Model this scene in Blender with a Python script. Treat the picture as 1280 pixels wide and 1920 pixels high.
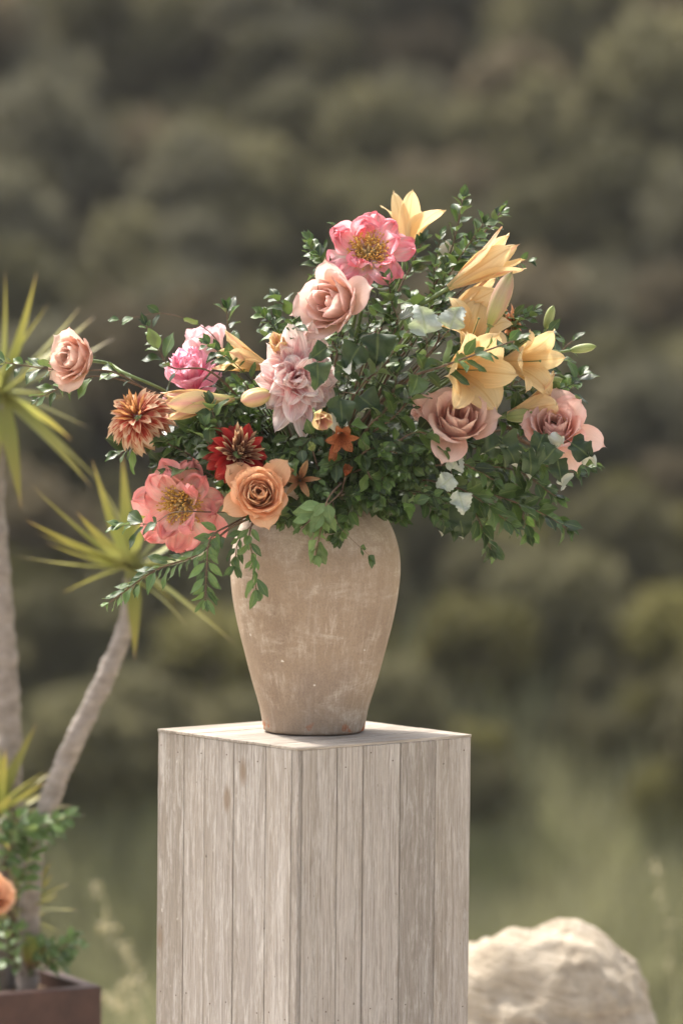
import bpy, math, random
import numpy as np
from mathutils import Vector, Matrix, noise as mnoise

for o in list(bpy.data.objects):
    bpy.data.objects.remove(o)
scene = bpy.context.scene
COL = scene.collection
R_ = math.radians

# ------------------------------------------------------------------ camera
CAM_LOC = Vector((0.048, -7.2, 1.743))
PITCH, ROLL, FPX = 2.62, 0.55, 7200.0
cam_d = bpy.data.cameras.new('camera')
cam = bpy.data.objects.new('camera', cam_d)
COL.objects.link(cam)
CAM_ROT = Matrix.Rotation(R_(90 - PITCH), 3, 'X') @ Matrix.Rotation(R_(ROLL), 3, 'Z')
cam.matrix_world = Matrix.Translation(CAM_LOC) @ CAM_ROT.to_4x4()
cam_d.sensor_fit = 'VERTICAL'
cam_d.sensor_height = 36
cam_d.lens = 36 * FPX / 1920
cam_d.clip_start, cam_d.clip_end = 0.1, 1000
cam_d.dof.use_dof = True
cam_d.dof.focus_distance = 7.08
cam_d.dof.aperture_fstop = 1.85
scene.camera = cam

# ------------------------------------------------------------------ sky, sun, exposure
SUN = Vector((-0.46, 0.46, 1.0)).normalized()
world = bpy.data.worlds.new('World')
scene.world = world
world.use_nodes = True
wn = world.node_tree
for n in list(wn.nodes):
    wn.nodes.remove(n)
sky = wn.nodes.new('ShaderNodeTexSky')
sky.sky_type = 'NISHITA'
sky.sun_disc = False
sky.sun_elevation = math.asin(SUN.z)
sky.sun_rotation = math.atan2(SUN.x, SUN.y)
sky.air_density, sky.dust_density, sky.ozone_density = 0.8, 6.0, 1.0
hsv = wn.nodes.new('ShaderNodeHueSaturation')
hsv.inputs['Saturation'].default_value = 0.52
bgn = wn.nodes.new('ShaderNodeBackground')
bgn.inputs['Strength'].default_value = 0.15
won = wn.nodes.new('ShaderNodeOutputWorld')
wn.links.new(sky.outputs[0], hsv.inputs['Color'])
wn.links.new(hsv.outputs[0], bgn.inputs[0])
wn.links.new(bgn.outputs[0], won.inputs[0])

sl = bpy.data.lights.new('sun', 'SUN')
sl.energy = 2.6
sl.angle = R_(3.0)
sl.color = (1.0, 0.94, 0.85)
so = bpy.data.objects.new('sun', sl)
COL.objects.link(so)
so.rotation_euler = (-SUN).to_track_quat('-Z', 'Y').to_euler()
so.location = (-4, 5, 9)

vs = scene.view_settings
vs.view_transform = 'Standard'
vs.look = 'None'
vs.exposure = 1.35
vs.gamma = 1.0
scene.cycles.use_denoising = True
scene.cycles.max_bounces = 8
scene.cycles.transmission_bounces = 6
scene.cycles.transparent_max_bounces = 4


# ------------------------------------------------------------------ helpers
def at(px, py, Y):
    d = CAM_ROT @ Vector(((px - 640) / FPX, -(py - 960) / FPX, -1))
    t = (Y - CAM_LOC.y) / d.y
    return CAM_LOC + d * t


def lin(h):
    h = h.lstrip('#')
    v = [int(h[i:i + 2], 16) / 255 for i in (0, 2, 4)]
    return tuple(((x / 12.92) if x <= 0.04045 else ((x + 0.055) / 1.055) ** 2.4) for x in v) + (1.0,)


def sm(a, b, x):
    t = np.clip((np.asarray(x, float) - a) / (b - a), 0, 1)
    return t * t * (3 - 2 * t)


def tag(o, label=None, cat=None, group=None, kind=None):
    if label: o['label'] = label
    if cat: o['category'] = cat
    if group: o['group'] = group
    if kind: o['kind'] = kind
    return o


def empty(name, loc=(0, 0, 0), M=None):
    o = bpy.data.objects.new(name, None)
    o.empty_display_size = 0.02
    COL.objects.link(o)
    if M is not None:
        o.matrix_world = M
    else:
        o.location = loc
    return o


def link(name, me, parent=None, M=None, mat=None):
    if mat is not None and len(me.materials) == 0:
        me.materials.append(mat)
    o = bpy.data.objects.new(name, me)
    COL.objects.link(o)
    if parent is not None:
        o.parent = parent
    if M is not None:
        o.matrix_basis = M
    return o


def mesh(name, V, F, mat=None, smooth=True, attr=None):
    me = bpy.data.meshes.new(name)
    V = np.asarray(V, dtype=np.float32).reshape(-1, 3)
    me.from_pydata(V.tolist(), [], F if isinstance(F, list) else F.tolist())
    if attr is not None:
        a = me.attributes.new('pet', 'FLOAT_VECTOR', 'POINT')
        a.data.foreach_set('vector', np.asarray(attr, dtype=np.float32).ravel())
    if smooth:
        me.shade_smooth()
    if mat is not None:
        me.materials.append(mat)
    return me


def grid_faces(nu, nv, off=0):
    return [(off + i * nv + j, off + (i + 1) * nv + j, off + (i + 1) * nv + j + 1, off + i * nv + j + 1)
            for i in range(nu - 1) for j in range(nv - 1)]


def catmull(pts, n=8):
    pts = [Vector(p) for p in pts]
    if len(pts) == 2:
        return [pts[0].lerp(pts[1], i / n) for i in range(n + 1)]
    P = [pts[0] * 2 - pts[1]] + pts + [pts[-1] * 2 - pts[-2]]
    out = []
    for k in range(1, len(P) - 2):
        a, b, c, d = P[k - 1:k + 3]
        for i in range(n):
            t = i / n
            out.append(0.5 * ((2 * b) + (c - a) * t + (2 * a - 5 * b + 4 * c - d) * t * t + (3 * b - a - 3 * c + d) * t ** 3))
    out.append(pts[-1])
    return out


def tube(pts, radii, sides=6, cap=True):
    pts = [Vector(p) for p in pts]
    n = len(pts)
    if not hasattr(radii, '__len__'):
        radii = [radii] * n
    elif len(radii) != n:
        radii = np.interp(np.linspace(0, 1, n), np.linspace(0, 1, len(radii)), radii)
    V, F = [], []
    nrm = None
    for i, p in enumerate(pts):
        t = (pts[min(i + 1, n - 1)] - pts[max(i - 1, 0)])
        t = t.normalized() if t.length > 1e-9 else Vector((0, 0, 1))
        if nrm is None:
            nrm = t.orthogonal().normalized()
        else:
            nrm = (nrm - t * nrm.dot(t))
            nrm = nrm.normalized() if nrm.length > 1e-6 else t.orthogonal().normalized()
        b = t.cross(nrm)
        for k in range(sides):
            a = 2 * math.pi * k / sides
            V.append(p + (nrm * math.cos(a) + b * math.sin(a)) * float(radii[i]))
    for i in range(n - 1):
        for k in range(sides):
            k2 = (k + 1) % sides
            F.append((i * sides + k, i * sides + k2, (i + 1) * sides + k2, (i + 1) * sides + k))
    if cap:
        F.append(tuple(range(sides - 1, -1, -1)))
        F.append(tuple((n - 1) * sides + k for k in range(sides)))
    return [tuple(v) for v in V], F


def join(parts):
    V, F = [], []
    for v, f in parts:
        o = len(V)
        V.extend(v)
        F.extend([tuple(i + o for i in q) for q in f])
    return V, F


def bevel_box(sx, sy, sz, b):
    """box centred on the origin with chamfered edges"""
    hx, hy, hz = sx / 2, sy / 2, sz / 2
    import bmesh
    bm = bmesh.new()
    bmesh.ops.create_cube(bm, size=1)
    for v in bm.verts:
        v.co = Vector((v.co.x * sx, v.co.y * sy, v.co.z * sz))
    if b > 0:
        bmesh.ops.bevel(bm, geom=bm.edges[:], offset=b, segments=1, affect='EDGES')
    V = [tuple(v.co) for v in bm.verts]
    F = [tuple(v.index for v in f.verts) for f in bm.faces]
    bm.free()
    return V, F


# ------------------------------------------------------------------ materials
class NT:
    def __init__(self, name):
        self.m = bpy.data.materials.new(name)
        self.m.use_nodes = True
        self.t = self.m.node_tree
        for n in list(self.t.nodes):
            self.t.nodes.remove(n)
        self.out = self.t.nodes.new('ShaderNodeOutputMaterial')

    def n(self, kind, **kw):
        x = self.t.nodes.new(kind)
        for k, v in kw.items():
            setattr(x, k, v)
        return x

    def set(self, sock, v):
        if isinstance(v, bpy.types.NodeSocket):
            self.t.links.new(v, sock)
        else:
            sock.default_value = v

    def math(self, op, a, b=None, c=None, clamp=False):
        x = self.n('ShaderNodeMath', operation=op, use_clamp=clamp)
        self.set(x.inputs[0], a)
        if b is not None: self.set(x.inputs[1], b)
        if c is not None: self.set(x.inputs[2], c)
        return x.outputs[0]

    def mix(self, f, a, b, mode='MIX'):
        x = self.n('ShaderNodeMix', data_type='RGBA', blend_type=mode)
        self.set(x.inputs[0], f)
        self.set(x.inputs[6], a)
        self.set(x.inputs[7], b)
        return x.outputs[2]

    def ramp(self, f, stops, interp='LINEAR'):
        x = self.n('ShaderNodeValToRGB')
        r = x.color_ramp
        r.interpolation = interp
        while len(r.elements) < len(stops):
            r.elements.new(0.5)
        for e, (p, c) in zip(r.elements, stops):
            e.position = p
            e.color = c if hasattr(c, '__len__') else (c, c, c, 1)
        self.set(x.inputs[0], f)
        return x.outputs[0]

    def noise(self, vec, scale, detail=3, rough=0.55, dist=0.0):
        x = self.n('ShaderNodeTexNoise')
        x.inputs['Scale'].default_value = scale
        x.inputs['Detail'].default_value = detail
        x.inputs['Roughness'].default_value = rough
        x.inputs['Distortion'].default_value = dist
        if vec is not None: self.set(x.inputs['Vector'], vec)
        return x.outputs[0]

    def xyz(self, x, y, z):
        c = self.n('ShaderNodeCombineXYZ')
        self.set(c.inputs[0], x); self.set(c.inputs[1], y); self.set(c.inputs[2], z)
        return c.outputs[0]

    def sep(self, v):
        s = self.n('ShaderNodeSeparateXYZ')
        self.set(s.inputs[0], v)
        return s.outputs

    def mapping(self, vec, scale=(1, 1, 1), loc=(0, 0, 0)):
        x = self.n('ShaderNodeMapping')
        x.inputs['Scale'].default_value = scale
        self.set(x.inputs['Location'], loc)
        self.set(x.inputs['Vector'], vec)
        return x.outputs[0]

    def coord(self, which='Object'):
        return self.n('ShaderNodeTexCoord').outputs[which]

    def bump(self, h, strength=0.3, dist=0.002):
        x = self.n('ShaderNodeBump')
        x.inputs['Strength'].default_value = strength
        x.inputs['Distance'].default_value = dist
        self.set(x.inputs['Height'], h)
        return x.outputs[0]

    def principled(self, col, rough=0.6, spec=0.3, normal=None):
        p = self.n('ShaderNodeBsdfPrincipled')
        self.set(p.inputs['Base Color'], col)
        self.set(p.inputs['Roughness'], rough)
        p.inputs['Specular IOR Level'].default_value = spec
        if normal is not None: self.set(p.inputs['Normal'], normal)
        return p.outputs[0]

    def finish(self, sh):
        self.t.links.new(sh, self.out.inputs[0])
        return self.m

    def thin(self, col, tcol, trans, rough, spec, normal=None):
        p = self.principled(col, rough, spec, normal)
        tr = self.n('ShaderNodeBsdfTranslucent')
        self.set(tr.inputs[0], tcol)
        mx = self.n('ShaderNodeMixShader')
        mx.inputs[0].default_value = trans
        self.t.links.new(p, mx.inputs[1])
        self.t.links.new(tr.outputs[0], mx.inputs[2])
        return self.finish(mx.outputs[0])


def petal_mat(name, stops, rib=None, edge=None, vein=0.22, trans=0.46, rough=0.6, uvar=0.25, fleck=None, back=None):
    """stops along the petal from base to tip; rib = (colour, half width, strength); edge = (colour, strength)"""
    T = NT(name)
    a = T.n('ShaderNodeAttribute', attribute_name='pet')
    u, v, r = T.sep(a.outputs['Vector'])
    av = T.math('ABSOLUTE', v)
    vec = T.xyz(T.math('MULTIPLY', v, 5.0), T.math('MULTIPLY', u, 1.2), T.math('MULTIPLY', r, 37.0))
    nz = T.noise(vec, 2.2, 4, 0.6)
    blot = T.noise(T.xyz(T.math('MULTIPLY', v, 1.3), T.math('MULTIPLY', u, 2.0), T.math('MULTIPLY', r, 51.0)), 1.5, 3, 0.5)
    uu = T.math('ADD', u, T.math('MULTIPLY', T.math('SUBTRACT', blot, 0.5), uvar * 2))
    uu = T.math('ADD', uu, T.math('MULTIPLY', T.math('SUBTRACT', nz, 0.5), uvar))
    col = T.ramp(uu, [(p, lin(c)) for p, c in stops])
    if edge:
        e = T.math('POWER', av, 3.0)
        e = T.math('MULTIPLY', T.math('MULTIPLY', e, edge[1]), T.math('MULTIPLY', nz, 1.6), clamp=True)
        col = T.mix(e, col, lin(edge[0]))
    if back:
        g = T.n('ShaderNodeNewGeometry')
        col = T.mix(T.math('MULTIPLY', g.outputs['Backfacing'], back[1]), col, lin(back[0]))
    if rib:
        f = T.math('SUBTRACT', 1.0, T.math('DIVIDE', av, rib[1]), clamp=True)
        f = T.math('MULTIPLY', f, rib[2])
        col = T.mix(f, col, lin(rib[0]))
    vv = T.math('MULTIPLY_ADD', T.math('SUBTRACT', nz, 0.5), vein * 2, 1.0)
    vv = T.math('MULTIPLY', vv, T.math('MULTIPLY_ADD', r, 0.22, 0.88))
    col = T.mix(1.0, col, T.xyz(vv, vv, vv), 'MULTIPLY')
    if fleck:
        fn = T.noise(T.xyz(T.math('MULTIPLY', v, 3.0), T.math('MULTIPLY', u, 5.0), r), 4.0, 2)
        col = T.mix(T.math('GREATER_THAN', fn, fleck[1]), col, lin(fleck[0]))
    nrm = T.bump(nz, 0.35, 0.0015)
    return T.thin(col, col, trans, rough, 0.25, nrm)


def leaf_mat(name, top, under, var=0.35, rough=0.36, trans=0.22, spec=0.5, young=None):
    T = NT(name)
    a = T.n('ShaderNodeAttribute', attribute_name='pet')
    u, v, r = T.sep(a.outputs['Vector'])
    oi = T.n('ShaderNodeObjectInfo').outputs['Random']
    rr = T.math('FRACT', T.math('ADD', oi, T.math('MULTIPLY', r, 7.31)))
    av = T.math('ABSOLUTE', v)
    col = T.mix(rr, lin(top), lin(young if young else top))
    k = T.math('MULTIPLY_ADD', T.math('FRACT', T.math('MULTIPLY', rr, 5.7)), var * 2, 1 - var)
    nz = T.noise(T.xyz(T.math('MULTIPLY', v, 2.0), T.math('MULTIPLY', u, 4.0), T.math('MULTIPLY', rr, 31.0)), 2.0, 4)
    k = T.math('MULTIPLY', k, T.math('MULTIPLY_ADD', nz, 0.5, 0.75))
    col = T.mix(1.0, col, T.xyz(k, k, k), 'MULTIPLY')
    rib = T.math('SUBTRACT', 1.0, T.math('DIVIDE', av, 0.12), clamp=True)
    col = T.mix(T.math('MULTIPLY', rib, 0.4), col, lin('#93a064'))
    # side veins
    w = T.math('SINE', T.math('MULTIPLY', T.math('SUBTRACT', T.math('MULTIPLY', u, 2.0), av), 22.0))
    nrm = T.bump(T.math('ADD', T.math('MULTIPLY', w, 0.4), rib), 0.25, 0.0008)
    g = T.n('ShaderNodeNewGeometry')
    col = T.mix(g.outputs['Backfacing'], col, lin(under))
    return T.thin(col, T.mix(1.0, col, (1.0, 1.15, 0.6, 1), 'MULTIPLY'), trans, T.math('MULTIPLY_ADD', nz, 0.3, rough - 0.1), spec, nrm)


def plain_mat(name, c1, c2, scale=20, rough=0.8, spec=0.2, bump=0.4, dist=0.004, stretch=(1, 1, 1), detail=5):
    T = NT(name)
    nz = T.noise(T.mapping(T.coord(), stretch), scale, detail, 0.6)
    col = T.ramp(nz, [(0.3, lin(c1)), (0.7, lin(c2))])
    return T.finish(T.principled(col, rough, spec, T.bump(nz, bump, dist)))


# ------------------------------------------------------------------ terrain
def terrain_z(x, y):
    z = 0.0
    if y > 2.0:
        z = -0.24 * (min(y, 16) - 2.0)
    if y > 14:
        s = min(1, (y - 14) / 5)
        z += 0.43 * (y - 14) * s
    z += 1.0 * mnoise.noise((x * 0.09, y * 0.09, 3.1)) * min(1, max(0, (y - 8) / 20))
    z += 0.03 * mnoise.noise((x * 0.8, y * 0.8, 0.3)) * min(1, max(0, (y - 3) / 3))
    return z


def build_ground():
    T = NT('dry_grassy_soil')
    p = T.coord()
    n1 = T.noise(p, 0.35, 5, 0.6)
    n2 = T.noise(p, 5.0, 6, 0.65)
    n3 = T.noise(p, 1.3, 4, 0.6)
    col = T.ramp(n1, [(0.32, lin('#625c45')), (0.5, lin('#746b56')), (0.68, lin('#6b6746'))])
    col = T.mix(T.math('MULTIPLY', n2, 0.7), col, lin('#797058'))
    col = T.mix(T.ramp(n3, [(0.5, 0.0), (0.68, 0.8)]), col, lin('#675d4b'))
    x_, y_, z_ = T.sep(p)
    # bare tan earth showing in one spot high on the slope, greener grass on the lower slope
    dx = T.math('POWER', T.math('DIVIDE', T.math('SUBTRACT', x_, 2.9), 1.1), 2.0)
    dy = T.math('POWER', T.math('DIVIDE', T.math('SUBTRACT', y_, 30.3), 1.2), 2.0)
    dd = T.math('ADD', T.math('ADD', dx, dy), T.math('MULTIPLY', T.math('SUBTRACT', n3, 0.5), 1.5))
    col = T.mix(T.ramp(dd, [(0.4, 1.0), (1.0, 0.0)]), col, lin('#9a8c7a'))
    gy = T.n('ShaderNodeMapRange')
    T.set(gy.inputs[0], T.math('ADD', y_, T.math('MULTIPLY', n1, 6.0)))
    gy.inputs[1].default_value, gy.inputs[2].default_value = 18.0, 25.0
    gy.inputs[3].default_value, gy.inputs[4].default_value = 0.8, 0.0
    col = T.mix(gy.outputs[0], col, lin('#868860'))
    m = T.finish(T.principled(col, 0.95, 0.1, T.bump(n2, 0.8, 0.05)))
    xs = np.concatenate([np.linspace(-150, -16, 14), np.linspace(-15, 15, 76), np.linspace(16, 150, 14)])
    ys = np.concatenate([np.linspace(-60, -2, 16), np.linspace(-1, 12, 40), np.linspace(12.4, 70, 120), np.linspace(78, 220, 30)])
    V = [(x, y, terrain_z(x, y)) for y in ys for x in xs]
    o = link('ground', mesh('ground', V, grid_faces(len(ys), len(xs)), m))
    # faces must look up
    o.data.flip_normals()
    tag(o, 'dry grassy ground falling away then rising into a hillside', kind='structure')
    # unseen pale gravel sheet added to bounce light onto the pedestal sides
    g = plain_mat('bounce_gravel', '#9c9080', '#bcb2a2', 60, 0.95, 0.1, 0.7, 0.01)
    xs, ys = np.linspace(-9, 9, 10), np.linspace(-14, 1.9, 10)
    V = [(x, y, 0.004) for y in ys for x in xs]
    t = link('bounce_ground', mesh('bounce_ground', V, [f[::-1] for f in grid_faces(10, 10)], g))
    tag(t, 'unseen pale gravel sheet added under the pedestal to bounce light', kind='structure')


build_ground()


# ------------------------------------------------------------------ hillside shrubs
def shrub_mesh(name, seed, n, mat, leaf=0.09, flat=0.75):
    rg = np.random.default_rng(seed)
    # lumpy crown made of several lobes, each a shell of leaf faces
    lobes = []
    for k in range(9):
        a = rg.uniform(0, 2 * math.pi)
        r = rg.uniform(0.0, 0.42)
        lobes.append((r * math.cos(a), r * math.sin(a), rg.uniform(0.28, 0.72), rg.uniform(0.26, 0.44)))
    L = np.array(lobes)
    k = rg.integers(0, len(L), n)
    d = rg.normal(size=(n, 3))
    d /= np.linalg.norm(d, axis=1)[:, None]
    rad = L[k, 3] * rg.uniform(0.55, 1.0, n) ** 0.5 * (1 + 0.12 * rg.normal(size=n))
    C = L[k, :3] + d * rad[:, None] * np.array([1, 1, flat])
    C[:, 2] = np.maximum(C[:, 2], 0.06)
    nr = d * 0.6 + rg.normal(size=(n, 3)) * 0.6
    nr /= np.linalg.norm(nr, axis=1)[:, None]
    t = np.cross(nr, rg.normal(size=(n, 3)))
    t /= np.linalg.norm(t, axis=1)[:, None]
    b = np.cross(nr, t)
    s = leaf * rg.uniform(0.6, 1.3, n)[:, None]
    V = np.stack([C - t * s, C - b * s * 0.5, C + t * s, C + b * s * 0.5], 1).reshape(-1, 3)
    F = np.arange(n * 4).reshape(n, 4)
    return mesh(name, V, F, mat, smooth=False)


def shrub_mat(name, c1, c2):
    T = NT(name)
    oi = T.n('ShaderNodeObjectInfo').outputs['Random']
    nz = T.noise(T.coord(), 3.0, 3)
    col = T.mix(T.ramp(nz, [(0.35, 0.0), (0.65, 1.0)]), lin(c1), lin(c2))
    k = T.math('MULTIPLY_ADD', oi, 0.42, 0.66)
    col = T.mix(1.0, col, T.xyz(k, k, k), 'MULTIPLY')
    return T.thin(col, col, 0.42, 0.8, 0.1)


SHRUBS = [
    ('olive', 'rounded olive green shrub growing on the blurred far hillside', '#6a674b', '#7b7659', 0.36),
    ('grey', 'grey green sage shrub growing on the blurred far hillside', '#696753', '#797560', 0.28),
    ('brown', 'dry brownish shrub growing on the blurred far hillside', '#685f4b', '#776d57', 0.16),
    ('dark', 'dark green shrub growing on the blurred far hillside', '#58563f', '#646148', 0.14),  # leaf colours darker than the other shrubs
    ('lime', 'yellow green shrub growing on the blurred far hillside', '#716e42', '#807a4e', 0.06),
]


def build_shrubs():
    rg = random.Random(11)
    bark = plain_mat('shrub_bark', '#4a4036', '#6b5d4e', 8)
    V, F = join([tube([(0, 0, -0.15), (0.03, 0.02, 0.15), (0.0, 0.05, 0.45)], [0.06, 0.05, 0.03]),
                 tube([(0.02, 0.0, 0.1), (0.2, 0.1, 0.35), (0.3, 0.12, 0.6)], [0.04, 0.03, 0.015]),
                 tube([(0.0, 0.02, 0.12), (-0.18, 0.08, 0.36), (-0.3, 0.02, 0.6)], [0.04, 0.03, 0.015]),
                 tube([(0.0, 0.02, 0.12), (0.02, -0.18, 0.36), (-0.05, -0.3, 0.55)], [0.04, 0.03, 0.015])])
    trunk = mesh('trunk', V, F, bark)
    kinds = []
    for i, (k, lab, c1, c2, w) in enumerate(SHRUBS):
        mt = shrub_mat('shrub_leaves_' + k, c1, c2)
        kinds.append(([shrub_mesh('crown', 40 + i * 3 + j, 2600, mt) for j in range(2)], lab, w))
    placed = []
    tries = 0
    while len(placed) < 295 and tries < 20000:
        tries += 1
        y = 18.3 + 26 * rg.random() ** 0.85
        halfw = (y + 7.2) * 0.089 + 1.6
        x = rg.uniform(-halfw, halfw)
        s = rg.uniform(0.8, 1.9) * (0.34 + 0.70 * (y - 13.5) / 25)
        if abs(x - 2.9) < 0.8 and abs(y - 30.3) < 0.9: continue
        if any((x - a) ** 2 + (y - b) ** 2 < (0.33 * (s + c)) ** 2 for a, b, c in placed):
            continue
        placed.append((x, y, s))
        q = rg.random()
        if y < 21: q = rg.choice((0.1, 0.2, 0.3, 0.98, 0.99))
        acc = 0
        for ms, lab, w in kinds:
            acc += w
            if q <= acc:
                break
        me = rg.choice(ms)
        M = Matrix.Translation((x, y, terrain_z(x, y) - 0.05)) @ Matrix.Rotation(rg.uniform(0, 6.28), 4, 'Z') @ \
            Matrix.Diagonal((s * rg.uniform(0.9, 1.2), s * rg.uniform(0.9, 1.2), s * rg.uniform(1.05, 1.55), 1))
        root = empty('shrub', M=M)
        tag(root, lab, 'shrub', 'shrubs on the far hillside')
        link('crown', me, root)
        link('trunk', trunk, root)


build_shrubs()


def build_grass():
    rg = np.random.default_rng(5)
    T = NT('dry_grass_blades')
    p = T.coord()
    nz = T.noise(p, 0.9, 3)
    col = T.ramp(nz, [(0.3, lin('#8a8c62')), (0.55, lin('#a09d7a')), (0.72, lin('#8e9168'))])
    mt = T.thin(col, col, 0.3, 0.7, 0.15)
    n = 52000
    y = np.where(rg.random(n) < 0.2, 2.6 + 8 * rg.random(n), 11 + 12 * rg.random(n))
    x = rg.uniform(-1, 1, n) * ((y + 7.2) * 0.089 + 1.6)
    clump = np.array([mnoise.noise((float(a) * 0.9, float(b) * 0.9, 7.7)) for a, b in zip(x, y)])
    h = (0.10 + 0.30 * rg.random(n)) * np.clip(0.4 + (y - 2) / 14, 0.4, 1.2) * (1 + 0.9 * np.clip(clump, -0.7, 1))
    z = np.array([terrain_z(float(a), float(b)) for a, b in zip(x, y)])
    az = rg.uniform(0, 2 * math.pi, n)
    w = (0.004 + 0.006 * rg.random(n)) * np.clip(y / 10, 0.6, 1.8)
    ln = 0.5 * h * rg.random(n)
    la = rg.uniform(0, 2 * math.pi, n)
    c, s = np.cos(az) * w, np.sin(az) * w
    V = np.empty((n, 5, 3))
    V[:, 0] = np.stack([x - c, y - s, z - 0.01], 1)
    V[:, 1] = np.stack([x + c, y + s, z - 0.01], 1)
    mx, my = x + 0.35 * ln * np.cos(la), y + 0.35 * ln * np.sin(la)
    V[:, 2] = np.stack([mx + c * 0.7, my + s * 0.7, z + h * 0.6], 1)
    V[:, 3] = np.stack([mx - c * 0.7, my - s * 0.7, z + h * 0.6], 1)
    V[:, 4] = np.stack([x + ln * np.cos(la), y + ln * np.sin(la), z + h], 1)
    b = np.arange(n)[:, None] * 5
    F = [tuple(q) for q in (b + np.array([0, 1, 2, 3])).tolist()] + [tuple(q) for q in (b + np.array([3, 2, 4])).tolist()]
    o = link('grass', mesh('grass', V.reshape(-1, 3), F, mt, smooth=False))
    tag(o, 'dry olive grass covering the slope behind the pedestal', 'grass', kind='stuff')


build_grass()


# ------------------------------------------------------------------ pedestal
PED_W, PED_H, PED_TH = 0.42, 1.0, 40.0


def plank_mat(name, a, b, light):
    T = NT(name)
    oi = T.n('ShaderNodeObjectInfo').outputs['Random']
    p = T.coord()
    off = T.xyz(T.math('MULTIPLY', oi, 13.0), T.math('MULTIPLY', oi, 29.0), T.math('MULTIPLY', oi, 7.0))
    ps = T.mapping(p, (1, 1, 1), off)
    grain = T.noise(T.mapping(ps, (300, 300, 6.0)), 1.0, 5, 0.7, 0.1)
    fine = T.noise(T.mapping(ps, (420, 420, 26.0)), 1.0, 4, 0.7)
    wide = T.noise(T.mapping(ps, (22, 22, 1.3)), 1.0, 4, 0.55)
    wash = T.noise(T.mapping(ps, (70, 70, 9.0)), 1.0, 7, 0.8, 0.4)
    base = T.mix(oi, lin(a), lin(b))
    kk = T.math('MULTIPLY_ADD', T.math('FRACT', T.math('MULTIPLY', oi, 9.3)), 0.44, 0.76)
    base = T.mix(1.0, base, T.xyz(kk, kk, kk), 'MULTIPLY')
    col = T.mix(T.ramp(wide, [(0.40, 0.0), (0.75, 0.45)]), base, lin('#948877'))
    col = T.mix(T.ramp(grain, [(0.36, 0.62), (0.54, 0.0)]), col, lin('#7d7368'))
    col = T.mix(T.ramp(wash, [(0.48, 0.0), (0.72, 0.7)]), col, lin(light))
    k = T.math('MULTIPLY_ADD', fine, 0.7, 0.65)
    col = T.mix(1.0, col, T.xyz(k, k, k), 'MULTIPLY')
    # knots
    vor = T.n('ShaderNodeTexVoronoi')
    vor.inputs['Scale'].default_value = 1.0
    T.set(vor.inputs['Vector'], T.mapping(ps, (9, 9, 3.6)))
    kn = T.ramp(vor.outputs['Distance'], [(0.05, 0.8), (0.12, 0.0)])
    col = T.mix(kn, col, lin('#857360'))
    # specks of old paint
    sp = T.noise(T.mapping(ps, (110, 110, 60)), 1.0, 2)
    spm = T.math('MULTIPLY', T.ramp(sp, [(0.71, 0.0), (0.78, 0.6)]), T.ramp(wide, [(0.45, 0.0), (0.6, 1.0)]))
    col = T.mix(spm, col, lin('#e0d8cc'))
    dk = T.noise(T.mapping(ps, (95, 95, 45), (3, 1, 9)), 1.0, 2)
    col = T.mix(T.ramp(dk, [(0.73, 0.0), (0.77, 0.8)]), col, lin('#4d4338'))
    nrm = T.bump(T.math('ADD', grain, T.math('MULTIPLY', fine, 0.6)), 0.9, 0.003)
    return T.finish(T.principled(col, 0.85, 0.15, nrm))


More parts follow.
